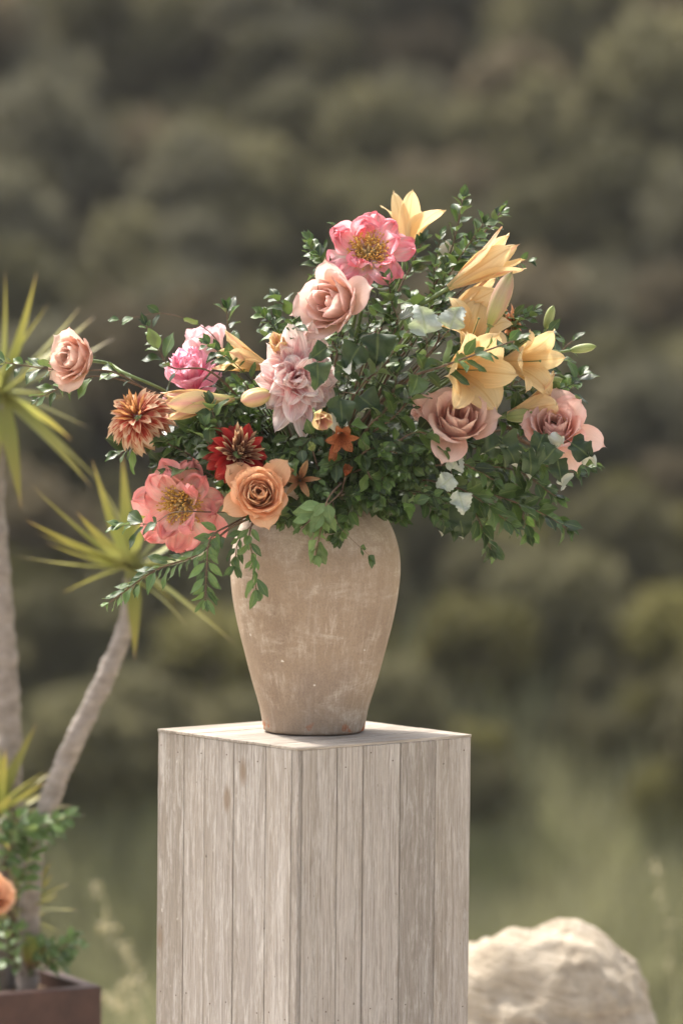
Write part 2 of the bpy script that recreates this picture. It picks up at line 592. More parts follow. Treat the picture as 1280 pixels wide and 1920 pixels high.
def build_pedestal():
    m = plank_mat('whitewashed_wood', '#aba298', '#bcb4ac', '#d8d3cd')
    mt = plank_mat('whitewashed_top_wood', '#a69b8d', '#b0a69a', '#c8c1b8')
    mend = plain_mat('raw_wood_edge', '#c3b49c', '#a8977f', 60, stretch=(1, 1, 0.2))
    dark = plain_mat('pedestal_core', '#3a332c', '#4a4138', 20)
    w, h = PED_W, PED_H
    root = empty('pedestal', M=Matrix.Rotation(R_(PED_TH), 4, 'Z'))
    tag(root, 'square plinth clad in upright whitewashed wood planks under the vase', 'pedestal')
    hw = w / 2
    V, F = bevel_box(w - 0.036, w - 0.036, h - 0.02, 0)
    link('core', mesh('core', V, F, dark, False), root, Matrix.Translation((0, 0, (h - 0.02) / 2)))
    rg = random.Random(3)
    V, F = tube([(0, 0, -0.001), (0, 0, 0.001)], 0.0014, 6)
    nail = mesh('nail', V, F, plain_mat('rusty_nail', '#4a3c32', '#5e4c40', 200))
    tk = 0.018
    ztop = h - 0.0055

    def row(cuts, place, axis):
        for a, b in zip(cuts[:-1], cuts[1:]):
            ln = b - a - 0.0015
            hh = ztop - 0.0008 - 0.0006 * rg.random()
            V, F = bevel_box(*((ln, tk, hh) if axis == 'x' else (tk, ln, hh)), 0.0012)
            pr = rg.uniform(-0.0018, 0.0018)
            c = (a + b) / 2
            x, y = place(c, pr)
            pk = link('plank', mesh('plank', V, F, m, False), root,
                 Matrix.Translation((x, y, hh / 2 + 0.001)) @ Matrix.Rotation(R_(rg.uniform(-0.06, 0.06)), 4, 'Y' if axis == 'x' else 'X'))
            if ln < 0.03:
                continue
            sgn = -1 if (y < 0 if axis == 'x' else x < 0) else 1
            for zz in (hh / 2 - 0.03, hh / 2 - 0.49):
                for e in (-0.3, 0.3):
                    if rg.random() < 0.45: continue
                    t = e * ln + rg.uniform(-0.006, 0.006)
                    q = sgn * (tk / 2 - 0.0006)
                    M = Matrix.Translation((t, q, zz + rg.uniform(-.018, .018)) if axis == 'x' else (q, t, zz + rg.uniform(-.006, .006)))
                    M = M @ (Matrix.Rotation(R_(90), 4, 'X') if axis == 'x' else Matrix.Rotation(R_(90), 4, 'Y'))
                    link('nail', nail, pk, M)

    # left face in view: local x = -hw, runs along +y from the front corner
    L = [0.0, 0.093, 0.187, 0.275, 0.338, 0.42]
    cl = [-hw + v for v in L]
    # right face in view: local y = -hw
    Rr = [0.0, 0.011, 0.094, 0.156, 0.244, 0.331, 0.42]
    cr = [-hw + v for v in Rr]
    row([cl[0] + tk + 0.001] + cl[1:-1] + [hw], lambda c, pr: (-hw + tk / 2 + pr, c), 'y')
    row(cr, lambda c, pr: (c, -hw + tk / 2 + pr), 'x')
    row([-hw + tk + 0.001, -0.12, -0.03, 0.06, 0.14, hw], lambda c, pr: (hw - tk / 2 + pr, c), 'y')
    row([-hw + tk + 0.001, -0.11, -0.02, 0.07, 0.13, hw - tk - 0.001], lambda c, pr: (c, hw - tk / 2 + pr), 'x')
    # top boards run along local x, thin pale edge showing above the cladding
    cuts = [-hw - 0.0003, -0.13, -0.062, 0.028, 0.1, 0.152, hw + 0.0003]
    for a, b in zip(cuts[:-1], cuts[1:]):
        V, F = bevel_box(0.005, b - a - 0.0016, w + 0.0005, 0.0006)
        V = [(v[2], v[1], v[0]) for v in V]
        F = [f[::-1] for f in F]
        me = mesh('top_plank', V, F, None, False)
        me.materials.append(mt)
        # grain runs along x: turn the board's own axes with the object
        M = Matrix.Translation((rg.uniform(-0.0008, 0.0008), (a + b) / 2, h - 0.0025 + rg.uniform(-0.0008, 0)))
        V2 = [(-v[2], v[1], v[0]) for v in V]
        me = mesh('top_plank', V2, [f for f in F], mt, False)
        link('top_plank', me, root, M @ Matrix.Rotation(R_(90), 4, 'Y'))


build_pedestal()


# ------------------------------------------------------------------ vase
VASE_C = Vector((0.0, 0.0))


def build_vase():
    T = NT('aged_terracotta')
    p = T.coord()
    x, y, z = T.sep(p)
    ang = T.math('ARCTAN2', y, x)
    pv = T.xyz(T.math('MULTIPLY', ang, 2.0), z, 0.0)
    big = T.noise(T.mapping(p, (7, 7, 5)), 1.0, 5, 0.6)
    streak = T.noise(T.mapping(pv, (2.4, 6.0, 1)), 1.0, 7, 0.75, 0.9)
    streak2 = T.noise(T.mapping(pv, (7, 22, 1), (3, 8, 0)), 1.0, 6, 0.75, 0.6)
    rings = T.noise(T.mapping(pv, (0.5, 26, 1), (0, 2, 0)), 1.0, 5, 0.75, 0.8)
    grit = T.noise(p, 260, 3, 0.7)
    patch = T.noise(T.mapping(p, (11, 11, 14), (4, 1, 2)), 1.0, 5, 0.65, 0.5)
    col = T.ramp(big, [(0.3, lin('#8c7a6a')), (0.52, lin('#9d8a77')), (0.7, lin('#968576'))])
    col = T.mix(T.ramp(streak, [(0.54, 0.0), (0.72, 0.6)]), col, lin('#b5a799'))
    col = T.mix(T.math('MULTIPLY', T.ramp(rings, [(0.48, 0.0), (0.66, 0.75)]), T.ramp(patch, [(0.45, 0.0), (0.62, 1.0)])), col, lin('#c6b9aa'))
    col = T.mix(T.math('MULTIPLY', T.ramp(streak2, [(0.49, 0.0), (0.70, 0.7)]), T.ramp(patch, [(0.40, 0.0), (0.6, 1.0)])), col, lin('#cdbfb0'))
    # whiter patches towards the shoulder, chipped foot
    sh = T.math('MULTIPLY', T.ramp(z, [(0.29, 0.0), (0.40, 0.55)]), T.ramp(patch, [(0.35, 0.1), (0.6, 1.0)]))
    col = T.mix(sh, col, lin('#c4b8ac'))
    chip = T.math('MULTIPLY', T.ramp(T.noise(p, 32, 3), [(0.6, 0.0), (0.66, 1.0)]), T.ramp(z, [(0.008, 1.0), (0.03, 0.0)]))
    col = T.mix(chip, col, lin('#a8643d'))
    dots = T.noise(p, 48, 2)
    col = T.mix(T.ramp(dots, [(0.76, 0.0), (0.79, 0.9)]), col, lin('#ddd6cd'))
    k = T.math('MULTIPLY_ADD', grit, 0.55, 0.72)
    col = T.mix(1.0, col, T.xyz(k, k, k), 'MULTIPLY')
    h = T.math('ADD', grit, T.math('ADD', rings, T.math('MULTIPLY', streak2, 0.3)))
    mt = T.finish(T.principled(col, 0.8, 0.2, T.bump(h, 0.45, 0.002)))
    prof = [(0.0, 0.0), (0.088, 0.0), (0.0955, 0.004), (0.098, 0.02), (0.104, 0.05), (0.119, 0.10), (0.132, 0.15), (0.1445, 0.20),
            (0.1535, 0.245), (0.158, 0.285), (0.159, 0.31), (0.157, 0.335), (0.1515, 0.36), (0.142, 0.385), (0.128, 0.408), (0.111, 0.424),
            (0.098, 0.433), (0.093, 0.442), (0.097, 0.452), (0.104, 0.458), (0.106, 0.464), (0.101, 0.468),
            (0.09, 0.465), (0.083, 0.45), (0.084, 0.43), (0.13, 0.385), (0.146, 0.32), (0.13, 0.2), (0.09, 0.05), (0.0, 0.04)]
    pts = [Vector((r, 0, zz)) for r, zz in prof]
    # smooth the outer profile
    out = catmull(pts[2:17], 3) + pts[17:]
    pts = pts[:2] + out
    ns = 72
    V, F = [], []
    for i, q in enumerate(pts):
        for k in range(ns):
            a = 2 * math.pi * k / ns
            wob = 1 + 0.006 * math.sin(2 * a + q.z * 5) + 0.004 * mnoise.noise((math.cos(a) * 2, math.sin(a) * 2, q.z * 14))
            V.append((q.x * wob * math.cos(a), q.x * wob * math.sin(a), q.z))
    n = len(pts)
    for i in range(n - 1):
        for k in range(ns):
            k2 = (k + 1) % ns
            F.append((i * ns + k, i * ns + k2, (i + 1) * ns + k2, (i + 1) * ns + k))
    o = link('vase', mesh('vase', V, F, mt), None, Matrix.Translation((VASE_C.x, VASE_C.y, PED_H + 0.0005)) @ Matrix.Rotation(R_(200), 4, 'Z'))
    tag(o, 'tall aged taupe terracotta vase standing on the wooden pedestal', 'vase')


build_vase()
MOUTH = Vector((0, 0, PED_H + 0.44))


# ------------------------------------------------------------------ petals and leaves
def petal_mesh(mat, L, W, alpha, cup=0.6, nu=9, nv=7, um=0.6, base=0.3, tp=2.0, tq=2.0, roll=0.0, ruf=0.0, point=0.0,
               notch=0.0, bend=0.0, rfreq=5.0, rnd=0.0, rg=random):
    t = np.linspace(0, 1, nu)
    us = 1 - (1 - t) ** 1.35
    # centre line
    fu = np.linspace(0, 1, 60)
    ap = np.interp(fu, [a for a, _ in alpha], [b for _, b in alpha])
    ker = np.ones(9) / 9
    ap = np.convolve(np.pad(ap, 4, mode='edge'), ker, mode='valid')
    ar = np.radians(ap)
    ds = L / 59
    r = np.concatenate([[0], np.cumsum(np.sin(ar[:-1]) * ds)])
    z = np.concatenate([[0], np.cumsum(np.cos(ar[:-1]) * ds)])
    cr, cz, ca = np.interp(us, fu, r), np.interp(us, fu, z), np.interp(us, fu, ar)
    wl = base + (1 - base) * sm(0, 1, us / um)
    wr = np.clip(1 - (np.clip((us - um) / (1 - um), 0, 1)) ** tp, 0, 1) ** (1 / tq)
    w = W * np.where(us < um, wl, wr)
    w = np.maximum(w, W * 0.03)
    vs = np.linspace(-1, 1, nv)
    U, Vv = np.meshgrid(us, vs, indexing='ij')
    ww = w[:, None]
    phi = (cup(us) if callable(cup) else np.full(nu, float(cup)))
    phi = np.where(np.abs(phi) < 1e-3, 1e-3, phi)[:, None]
    B = ww * np.sin(Vv * phi) / phi
    N = ww * (1 - np.cos(Vv * phi)) / phi
    N = N - roll * ww * np.abs(Vv) ** 3 * sm(0.3, 1, U)
    p1, p2, p3 = rg.uniform(0, 6.28), rg.uniform(0, 6.28), rg.uniform(0, 6.28)
    wave = np.sin(rfreq * Vv + p1) * 0.55 + np.sin(rfreq * 1.9 * Vv + p2 + 3 * U) * 0.35 + np.sin(rfreq * 3.3 * Vv + p3 + 5 * U) * 0.22 * sm(0.6, 1, U)
    N = N + ruf * L * wave * sm(0.25, 1, U)
    N = N + ruf * 0.6 * L * np.sin(U * 9 + p3) * np.abs(Vv) ** 2
    Tt = -notch * L * (np.sin(rfreq * 1.5 * Vv + p3) * 0.5 + 0.5) * sm(0.6, 1, U) + point * L * (1 - np.abs(Vv)) ** 2 * U ** 4
    B = B + bend * L * U ** 2
    sa, cA = np.sin(ca)[:, None], np.cos(ca)[:, None]
    X = cr[:, None] + Tt * sa - N * cA
    Z = cz[:, None] + Tt * cA + N * sa
    P = np.stack([X, B, Z], -1).reshape(-1, 3)
    at_ = np.stack([U, Vv, np.full_like(U, rnd)], -1).reshape(-1, 3)
    return mesh('petal', P, grid_faces(nu, nv), mat, True, at_)


def leaf_mesh(mat, widths, fold=0.35, curl=0.35, nu=6, nv=5, rnd=0.0, twist=0.0, wav=0.0, pet=0.08, seed=0):
    """unit-length leaf along +Y, upper side +Z"""
    us = np.linspace(0, 1, nu)
    w = np.interp(us, np.linspace(0, 1, len(widths)), widths)
    vs = np.linspace(-1, 1, nv)
    U, Vv = np.meshgrid(us, vs, indexing='ij')
    X = w[:, None] * Vv
    Z = np.abs(X) * fold - curl * 0.5 * U ** 2 + wav * np.sin(9 * U + 2 * Vv + seed) * np.abs(Vv) * 0.3
    Y = U * (1 - 0.15 * abs(curl) * U)
    a = twist * U
    X, Z = X * np.cos(a) - Z * np.sin(a), X * np.sin(a) + Z * np.cos(a)
    P = np.stack([X, Y + pet, Z], -1).reshape(-1, 3)
    F = [f[::-1] for f in grid_faces(nu, nv)]
    at_ = np.stack([U, Vv, np.full_like(U, rnd)], -1).reshape(-1, 3)
    n0 = len(P)
    # petiole
    tv, tf = tube([(0, -0.02, 0), (0, pet + 0.02, 0)], [0.018, 0.012], 3, False)
    P = np.concatenate([P, np.array(tv)])
    at_ = np.concatenate([at_, np.tile([[0.0, 0.0, rnd]], (len(tv), 1))])
    F = F + [tuple(i + n0 for i in f) for f in tf]
    return mesh('leaf', P, F, mat, True, at_)


OVATE = [0.05, 0.19, 0.28, 0.30, 0.27, 0.20, 0.10, 0.01]
LONG = [0.04, 0.12, 0.17, 0.19, 0.18, 0.14, 0.08, 0.01]
BROAD = [0.08, 0.38, 0.47, 0.36, 0.43, 0.30, 0.36, 0.22, 0.22, 0.09, 0.01]

SILV = [0.06, 0.30, 0.38, 0.46, 0.42, 0.49, 0.44, 0.50, 0.43, 0.48, 0.40, 0.44, 0.34, 0.38, 0.27, 0.29, 0.17, 0.15, 0.02]

M_LEAF = leaf_mat('glossy_dark_leaf', '#3a4e2b', '#62714a', 0.55, 0.33, 0.26, 0.5, '#536934')
M_LEAF_LIGHT = leaf_mat('fresh_green_leaf', '#566f42', '#84946a', 0.25, 0.38, 0.24, 0.45, '#728a52')
M_FROND = leaf_mat('frond_leaf', '#496339', '#7a8c58', 0.25, 0.36, 0.22, 0.5, '#6a8448')
M_POPLAR = leaf_mat('poplar_leaf', '#3b4c33', '#b0b2a8', 0.25, 0.5, 0.15, 0.35, '#4a5a3e')
M_SILVER = leaf_mat('silver_leaf', '#a9b0a8', '#c4c8c0', 0.12, 0.7, 0.2, 0.2, '#bcc2ba')
M_TWIG = plain_mat('brown_twig', '#5a473a', '#7a6552', 90, 0.8, 0.2, 0.3, 0.001)
M_FTWIG = plain_mat('dark_green_twig', '#3a3d28', '#4d4c34', 90, 0.8, 0.2, 0.3, 0.001)
M_STEM = plain_mat('green_stem', '#5d7040', '#748450', 60, 0.5, 0.4, 0.2, 0.001)

LEAVES = {}
for nm, mt, wd, nu, nv in (('ovate', M_LEAF, OVATE, 7, 5), ('light', M_LEAF_LIGHT, OVATE, 7, 5), ('frond', M_FROND, LONG, 7, 5),
                           ('poplar', M_POPLAR, BROAD, 12, 5), ('silver', M_SILVER, SILV, 19, 5)):
    LEAVES[nm] = [leaf_mesh(mt, [q * f for q in wd], fo * (1.6 if nm == 'poplar' else 0.7), cu * (1.5 if nm == 'poplar' else 1.6 if nm == 'silver' else 1.0), nu, nv, i * 0.17, tw, 1.0 if nm in ('poplar', 'silver') else 0.15, 0.10, i)
                  for i, (f, fo, cu, tw) in enumerate(((1.0, 0.35, 0.25, 0.0), (1.15, 0.5, 0.5, 0.3), (0.9, 0.25, -0.1, -0.3),
                                                       (1.05, 0.6, 0.7, 0.15), (1.1, 0.2, 0.35, -0.15)))]


def leaf_matrix(pos, d, up, size):
    d = d.normalized()
    n = up - d * up.dot(d)
    n = n.normalized() if n.length > 1e-5 else d.orthogonal().normalized()
    x = d.cross(n)
    M = Matrix((x, d, n)).transposed().to_4x4()
    return Matrix.Translation(pos) @ M @ Matrix.Diagonal((size, size, size, 1))


def sprig(pts, label, kind='ovate', leaf=0.028, gap=0.014, start=0.3, mode='opp', r=0.0018, rg=None, group=None, to_mouth=True,
          stuff=False, twig=M_TWIG, spread=58, cat='foliage', name='leaf_sprig', upb=(0, -0.55, 0.75), tipn=3, tape=0.55, base_pt=None, side=True):
    """a cut branch: twig from the vase mouth through pts, leaves along its outer part"""
    pts = [Vector(p) for p in pts]
    base = base_pt if base_pt is not None else MOUTH + Vector((rg.uniform(-0.03, 0.03), rg.uniform(-0.03, 0.03), -0.06))
    if to_mouth:
        d0 = (pts[0] - base)
        mid = base + d0 * 0.5 + Vector((0, 0, 0.12 * d0.length))
        full = [base, mid] + pts
    else:
        full = pts
        base = pts[0]
    crv = catmull(full, 10)
    root = empty(name, base)
    if label: tag(root, label, cat, group)
    crvl = [p - base for p in crv]
    V, F = tube(crvl, [r * 1.6, r, r * 0.5], 5)
    # leafy run
    if to_mouth:
        i0 = 20
    else:
        i0 = 0
    run = crv[i0:] if len(crv) > i0 + 3 else crv
    seg = [0.0]
    for a, b in zip(run[:-1], run[1:]):
        seg.append(seg[-1] + (b - a).length)
    tot = seg[-1]
    s = tot * start if not to_mouth else tot * start
    k = 0
    jobs = []
    upv = Vector(upb)
    ph = rg.uniform(0, 3.14)
    while s <= tot:
        i = max(1, min(len(seg) - 1, int(np.searchsorted(seg, s))))
        f = (s - seg[i - 1]) / max(1e-6, seg[i] - seg[i - 1])
        p = run[i - 1].lerp(run[i], f)
        T = (run[i] - run[i - 1]).normalized()
        q = s / tot
        sz = 1.05 * leaf * rg.choice((0.65, 0.85, 1.0, 1.05, 1.25)) * rg.uniform(0.85, 1.12) * (1 - tape * max(0, q - 0.55))
        ref = T.cross(Vector((0, 1, 0)))
        if ref.length < 0.15: ref = T.cross(Vector((1, 0, 0)))
        ref.normalize()
        if mode == 'opp':
            ang = ph + k * math.pi / 2 + rg.uniform(-0.3, 0.3)
        elif mode == 'flat':
            ang = rg.uniform(-0.25, 0.25)
        else:
            ang = ph + k * 2.4
        S = Matrix.Rotation(ang, 3, T) @ ref
        for sg in ((1, -1) if mode != 'alt' else (1,)):
            sp = R_(spread + rg.uniform(-16, 16)) * (1 - 0.35 * q)
            D = T * math.cos(sp) + S * (sg * math.sin(sp)) + Vector((0, 0, -0.12))
            up = T * 0.7 + upv + Vector((rg.uniform(-.35, .35), rg.uniform(-.35, .35), rg.uniform(-.3, .3)))
            jobs.append((p + S * (sg * r), D, up, sz * rg.uniform(0.85, 1.1)))
        k += 1
        s += 1.1 * gap * rg.uniform(0.8, 1.25)
    T = (run[-1] - run[-2]).normalized()
    for j in range(tipn):
        D = T + Vector((rg.uniform(-.5, .5), rg.uniform(-.5, .5), rg.uniform(-.4, .4)))
        jobs.append((run[-1], D, upv + T * 0.3, leaf * rg.uniform(0.5, 0.75)))
    jobs = [j for j in jobs if all((j[0] + j[1].normalized() * j[3] * 0.6 - c).length > 0.058 for c in FLOWERS)]
    ms = LEAVES[kind]
    link('twig', mesh('twig', V, F, twig), root)
    if stuff:
        VV, FF, AA = [np.zeros((0, 3))], [], [np.zeros((0, 3))]
        off = 0
        for p, D, up, sz in jobs:
            v, f, a = LEAF_LO[kind][rg.randrange(len(LEAF_LO[kind]))]
            M = np.array(leaf_matrix(p - base, D, up, sz))
            VV.append(v @ M[:3, :3].T + M[:3, 3])
            AA.append(np.column_stack([a[:, :2], np.full(len(a), rg.random())]))
            FF.extend([tuple(i + off for i in q) for q in f])
            off += len(v)
        o = link('foliage', mesh('foliage', np.concatenate(VV), FF, ms[0].materials[0], True, np.concatenate(AA)), root)
        o['kind'] = 'stuff'
    else:
        for p, D, up, sz in jobs:
            link('leaf', ms[rg.randrange(len(ms))], root, leaf_matrix(p - base, D, up, sz))
    return root


LEAF_LO = {}
for nm, lst in LEAVES.items():
    LEAF_LO[nm] = []
    for me in lst:
        v = np.array([tuple(q.co) for q in me.vertices])
        a = np.zeros(len(v) * 3, dtype=np.float32)
        me.attributes['pet'].data.foreach_get('vector', a)
        LEAF_LO[nm].append((v, [tuple(p.vertices) for p in me.polygons], a.reshape(-1, 3)))


# ------------------------------------------------------------------ flowers
def facing(loc, f, spin=0.0):
    f = Vector(f).normalized()
    q = f.to_track_quat('Z', 'Y')
    return Matrix.Translation(loc) @ q.to_matrix().to_4x4() @ Matrix.Rotation(spin, 4, 'Z')


FLOWERS = []


def flower_root(name, px, py, Y, f, depth, label, group=None, cat='flower', spin=0.0):
    c = at(px, py, Y)
    f = Vector(f).normalized()
    if name in ('rose', 'peony', 'dahlia'):
        FLOWERS.append(c)
    root = empty(name, M=facing(c - f * depth, f, spin))
    tag(root, label, cat, group)
    return root


def add_stem(root, r=0.0028, mat=None, via=None, to=None, bow=0.06, mat_name='stem', first=0.06):
    """stem from the flower's base down into the vase mouth"""
    M = root.matrix_basis
    Mi = M.inverted()
    p0 = M.translation.copy()
    ax = (M.to_3x3() @ Vector((0, 0, 1))).normalized()
    end = to if to is not None else MOUTH + Vector((p0.x * 0.08, p0.y * 0.1, -0.08))
    d = end - p0
    p1 = p0 - ax * min(first, d.length * 0.25)
    mid = [Vector(v) for v in via] if via else [p1.lerp(end, 0.5) + Vector((0, 0.02, bow))]
    pts = catmull([p0 + ax * 0.004, p1] + mid + [end], 7)
    V, F = tube([Mi @ p for p in pts], [r * 1.15, r, r * 1.1], 6)
    return link(mat_name, mesh('stem', V, F, mat or M_STEM), root)


def rz(a, loc=(0, 0, 0)):
    return Matrix.Translation(loc) @ Matrix.Rotation(a, 4, 'Z')


M_SEPAL = leaf_mat('sepal_green', '#5d7344', '#77895a', 0.2, 0.5, 0.15, 0.3)


def sepals(root, R, n=5, L=0.5, droop=70):
    rg = random.Random(int(R * 1e5))
    for i in range(n):
        me = petal_mesh(M_SEPAL, R * L, R * 0.09, [(0, 60), (0.4, 85), (1, 95 + rg.uniform(0, droop))], 0.5, 6, 3, 0.3, 0.6, 1.2, 1.0, rg=rg)
        me.name = 'sepal'
        link('sepal', me, root, rz(i * 2 * math.pi / n + 0.3, (0, 0, 0.001)))


def rose(root, mat, R, n=26, opn=1.0, seed=0, tall=1.0, heart=0.08, outer=(), pointy=1.0):
    rg = random.Random(seed)
    H = R * 0.98 * tall
    for i in range(n):
        f = i / (n - 1)
        az = i * 2.39996 + rg.uniform(-0.2, 0.2)
        rr = R * (heart + 0.50 * f ** 0.85)
        up = H * (0.92 + 0.10 * math.sin(i * 1.7) - 0.10 * f)
        if f > 0.7: up *= 0.98
        Lp = rr * 0.85 + up
        W = R * (0.26 + 0.46 * f ** 0.8)
        ub = rr * 0.8 / Lp
        am = -3 + opn * 46 * max(0, f - 0.12) ** 1.7
        fl = 6 + opn * 95 * f ** 2.0
        al = [(0, 82), (ub, 68), (min(0.7, ub + 0.2), am), (0.74, am + 4), (0.88, am + fl * 0.45), (1, am + fl)]
        c = min(1.9, max(0.45, W / rr * 0.82))
        cup = lambda u, c=c, f=f: c * (1 - 0.55 * f * sm(0.55, 1, u))
        me = petal_mesh(mat, Lp, W, al, cup, 10, 9, 0.62, 0.35, 2.2, 2.0, roll=0.30 * f ** 1.5, ruf=0.012 + 0.018 * f,
                        point=0.09 * f * pointy, rfreq=3.0, bend=rg.uniform(-.05, .05), rnd=rg.random(), rg=rg)
        link('petal', me, root, rz(az, (0, 0, 0.002 * (1 - f))))
    for az, L, W, al, c in outer:
        me = petal_mesh(mat, R * L, R * W, al, c, 11, 9, 0.6, 0.35, 2.0, 2.0, roll=0.25, ruf=0.015, point=0.12 * pointy, rfreq=3.0, rnd=rg.random(), rg=rg)
        link('petal', me, root, rz(az))
    sepals(root, R)


def peony_open(root, mat, R, seed, rings, stam=(0.22, 0.20), ruf=0.05, m_st=None, m_carp=None):
    rg = random.Random(seed)
    for n, L, W, a0, a1, a2, cup, off in rings:
        for i in range(n):
            az = off + i * 2 * math.pi / n + rg.uniform(-0.22, 0.22)
            k = rg.uniform(0.85, 1.12)
            d = rg.uniform(-12, 12)
            me = petal_mesh(mat, R * L * k, R * W * rg.uniform(0.85, 1.1), [(0, a0), (0.35, a1 + d * 0.5), (0.75, a2 + d), (1, a2 + d + rg.uniform(-35, 30))],
                            cup * rg.uniform(0.5, 1.3), 12, 13, 0.66, 0.22, 2.6, 2.0, ruf=ruf * rg.uniform(0.6, 1.4), notch=0.05 + 0.14 * rg.random(),
                            rfreq=rg.uniform(4, 7), bend=rg.uniform(-.08, .08), rnd=rg.random(), rg=rg)
            link('petal', me, root, rz(az, (0, 0, rg.uniform(0, 0.004))))
    if m_st is not None:
        parts = []
        for i in range(260):
            a = rg.uniform(0, 6.283)
            th = R_(6 + 54 * math.sqrt(rg.random()))
            l = R * stam[1] * rg.uniform(0.7, 1.25)
            b = Vector((math.cos(a), math.sin(a), 0)) * R * 0.07
            d = Vector((math.sin(th) * math.cos(a), math.sin(th) * math.sin(a), math.cos(th)))
            m = b + d * l * 0.6 + Vector((rg.uniform(-1, 1), rg.uniform(-1, 1), 0)) * R * 0.03
            e = m + d * l * 0.4 + Vector((rg.uniform(-1, 1), rg.uniform(-1, 1), rg.uniform(-.5, .7))) * R * 0.06
            parts.append(tube([b, m, e], R * 0.008, 3))
            t2 = e + (e - m).normalized() * R * 0.05
            parts.append(tube([e, (e + t2) / 2, t2], [R * 0.01, R * 0.024, R * 0.008], 4))
        V, F = join(parts)
        o = link('stamens', mesh('stamens', V, F, m_st), root)
        o['kind'] = 'stuff'
        for i in range(4):
            a = i * 1.571
            p = Vector((math.cos(a), math.sin(a), 0)) * R * 0.045
            V, F = tube([p, p + Vector((p.x * 0.7, p.y * 0.7, R * 0.13)), p + Vector((p.x * 0.9, p.y * 0.9, R * 0.24)), p + Vector((p.x * 1.6, p.y * 1.6, R * 0.29))],
                        [R * 0.04, R * 0.055, R * 0.032, R * 0.012], 8)
            link('carpel', mesh('carpel', V, F, m_carp), root)
    sepals(root, R * 0.8)


def dahlia(root, mat, R, n, seed, t0=8, t1=140, wid=0.2, core=0.2, heart_mat=None, heart=0.25, droop=22, cup=1.0, Lmin=0.3, jit=10, ruf=0.018, curl=0, tq=1.25):
    rg = random.Random(seed)
    for i in range(n):
        f = (i + 0.5) / n
        az = i * 2.39996 + rg.uniform(-0.15, 0.15)
        th = t0 + (t1 - t0) * f ** 0.75 + rg.uniform(-jit, jit)
        L = R * (Lmin + (1 - core - Lmin) * min(1, f * 1.6) ** 0.9) * rg.uniform(0.85, 1.1)
        W = L * wid * (1.0 if f > heart else 0.75) * rg.uniform(0.85, 1.15)
        cu = cup if f > heart else 1.9
        inc = -30 if f < heart else rg.uniform(0, 20)
        me = petal_mesh(mat if f > heart or heart_mat is None else heart_mat, L, W,
                        [(0, th - 12), (0.5, th + inc * 0.3), (1, th + inc + droop * f + rg.uniform(-curl, curl))],
                        lambda u, cu=cu: cu * (1 - 0.4 * u), 9, 7, 0.55, 0.5, 1.7, tq, ruf=ruf, roll=-0.1, point=0.06,
                        rfreq=4, bend=rg.uniform(-.12, .12), rnd=rg.random(), rg=rg)
        t = R_(th)
        link('petal', me, root, rz(az, (R * core * 0.8 * math.sin(t) * math.cos(az), R * core * 0.8 * math.sin(t) * math.sin(az), R * core * 0.7 * (math.cos(t) + 0.2))))
    V, F = tube([(0, 0, -R * 0.16), (0, 0, -R * 0.1), (0, 0, -R * 0.02), (0, 0, R * 0.02)], [R * 0.05, R * 0.12, R * 0.13, R * 0.04], 10)
    link('calyx', mesh('calyx', V, F, M_SEPAL), root)


def lily(root, mat, L, opn, seed, wid=0.17, curl=0.0, pist=True, angs=None, mat_out=None, jit=6, narrow=0.8):
    """six tepals forming a trumpet; opn 0.1 nearly shut .. 1 wide open"""
    rg = random.Random(seed)
    for i in range(6):
        inner = i % 2
        o = (angs[i] if angs else opn) + rg.uniform(-0.05, 0.05)
        al = [(0, 34), (0.12, 10 + 8 * o), (0.5, 7 + 24 * o), (0.78, 4 + 62 * o), (1, -6 + 105 * o + curl * rg.uniform(0.5, 1.3))]
        W = L * wid * (1.12 if inner else narrow)
        me = petal_mesh(mat if inner or mat_out is None else mat_out, L * (0.97 if inner else 1.0), W, al, lambda u: 0.95 - 0.55 * u, 13, 11, 0.58, 0.28, 1.9, 1.45,
                        ruf=0.028 if inner else 0.014, roll=0.18, point=0.05, rfreq=4, bend=rg.uniform(-.05, .05), rnd=rg.random(), rg=rg)
        rr = L * (0.012 if inner else 0.022)
        a = i * math.pi / 3 + R_(rg.uniform(-jit, jit))
        link('petal', me, root, rz(a, (rr * math.cos(a), rr * math.sin(a), 0)))
    if pist:
        V, F = tube([(0, 0, 0.1 * L), (0.01 * L, 0, 0.45 * L), (0.0, 0.02 * L, 0.72 * L), (0, 0.02 * L, 0.75 * L)], [0.012 * L, 0.009 * L, 0.009 * L, 0.022 * L], 6)
        link('pistil', mesh('pistil', V, F, M_STEM), root)


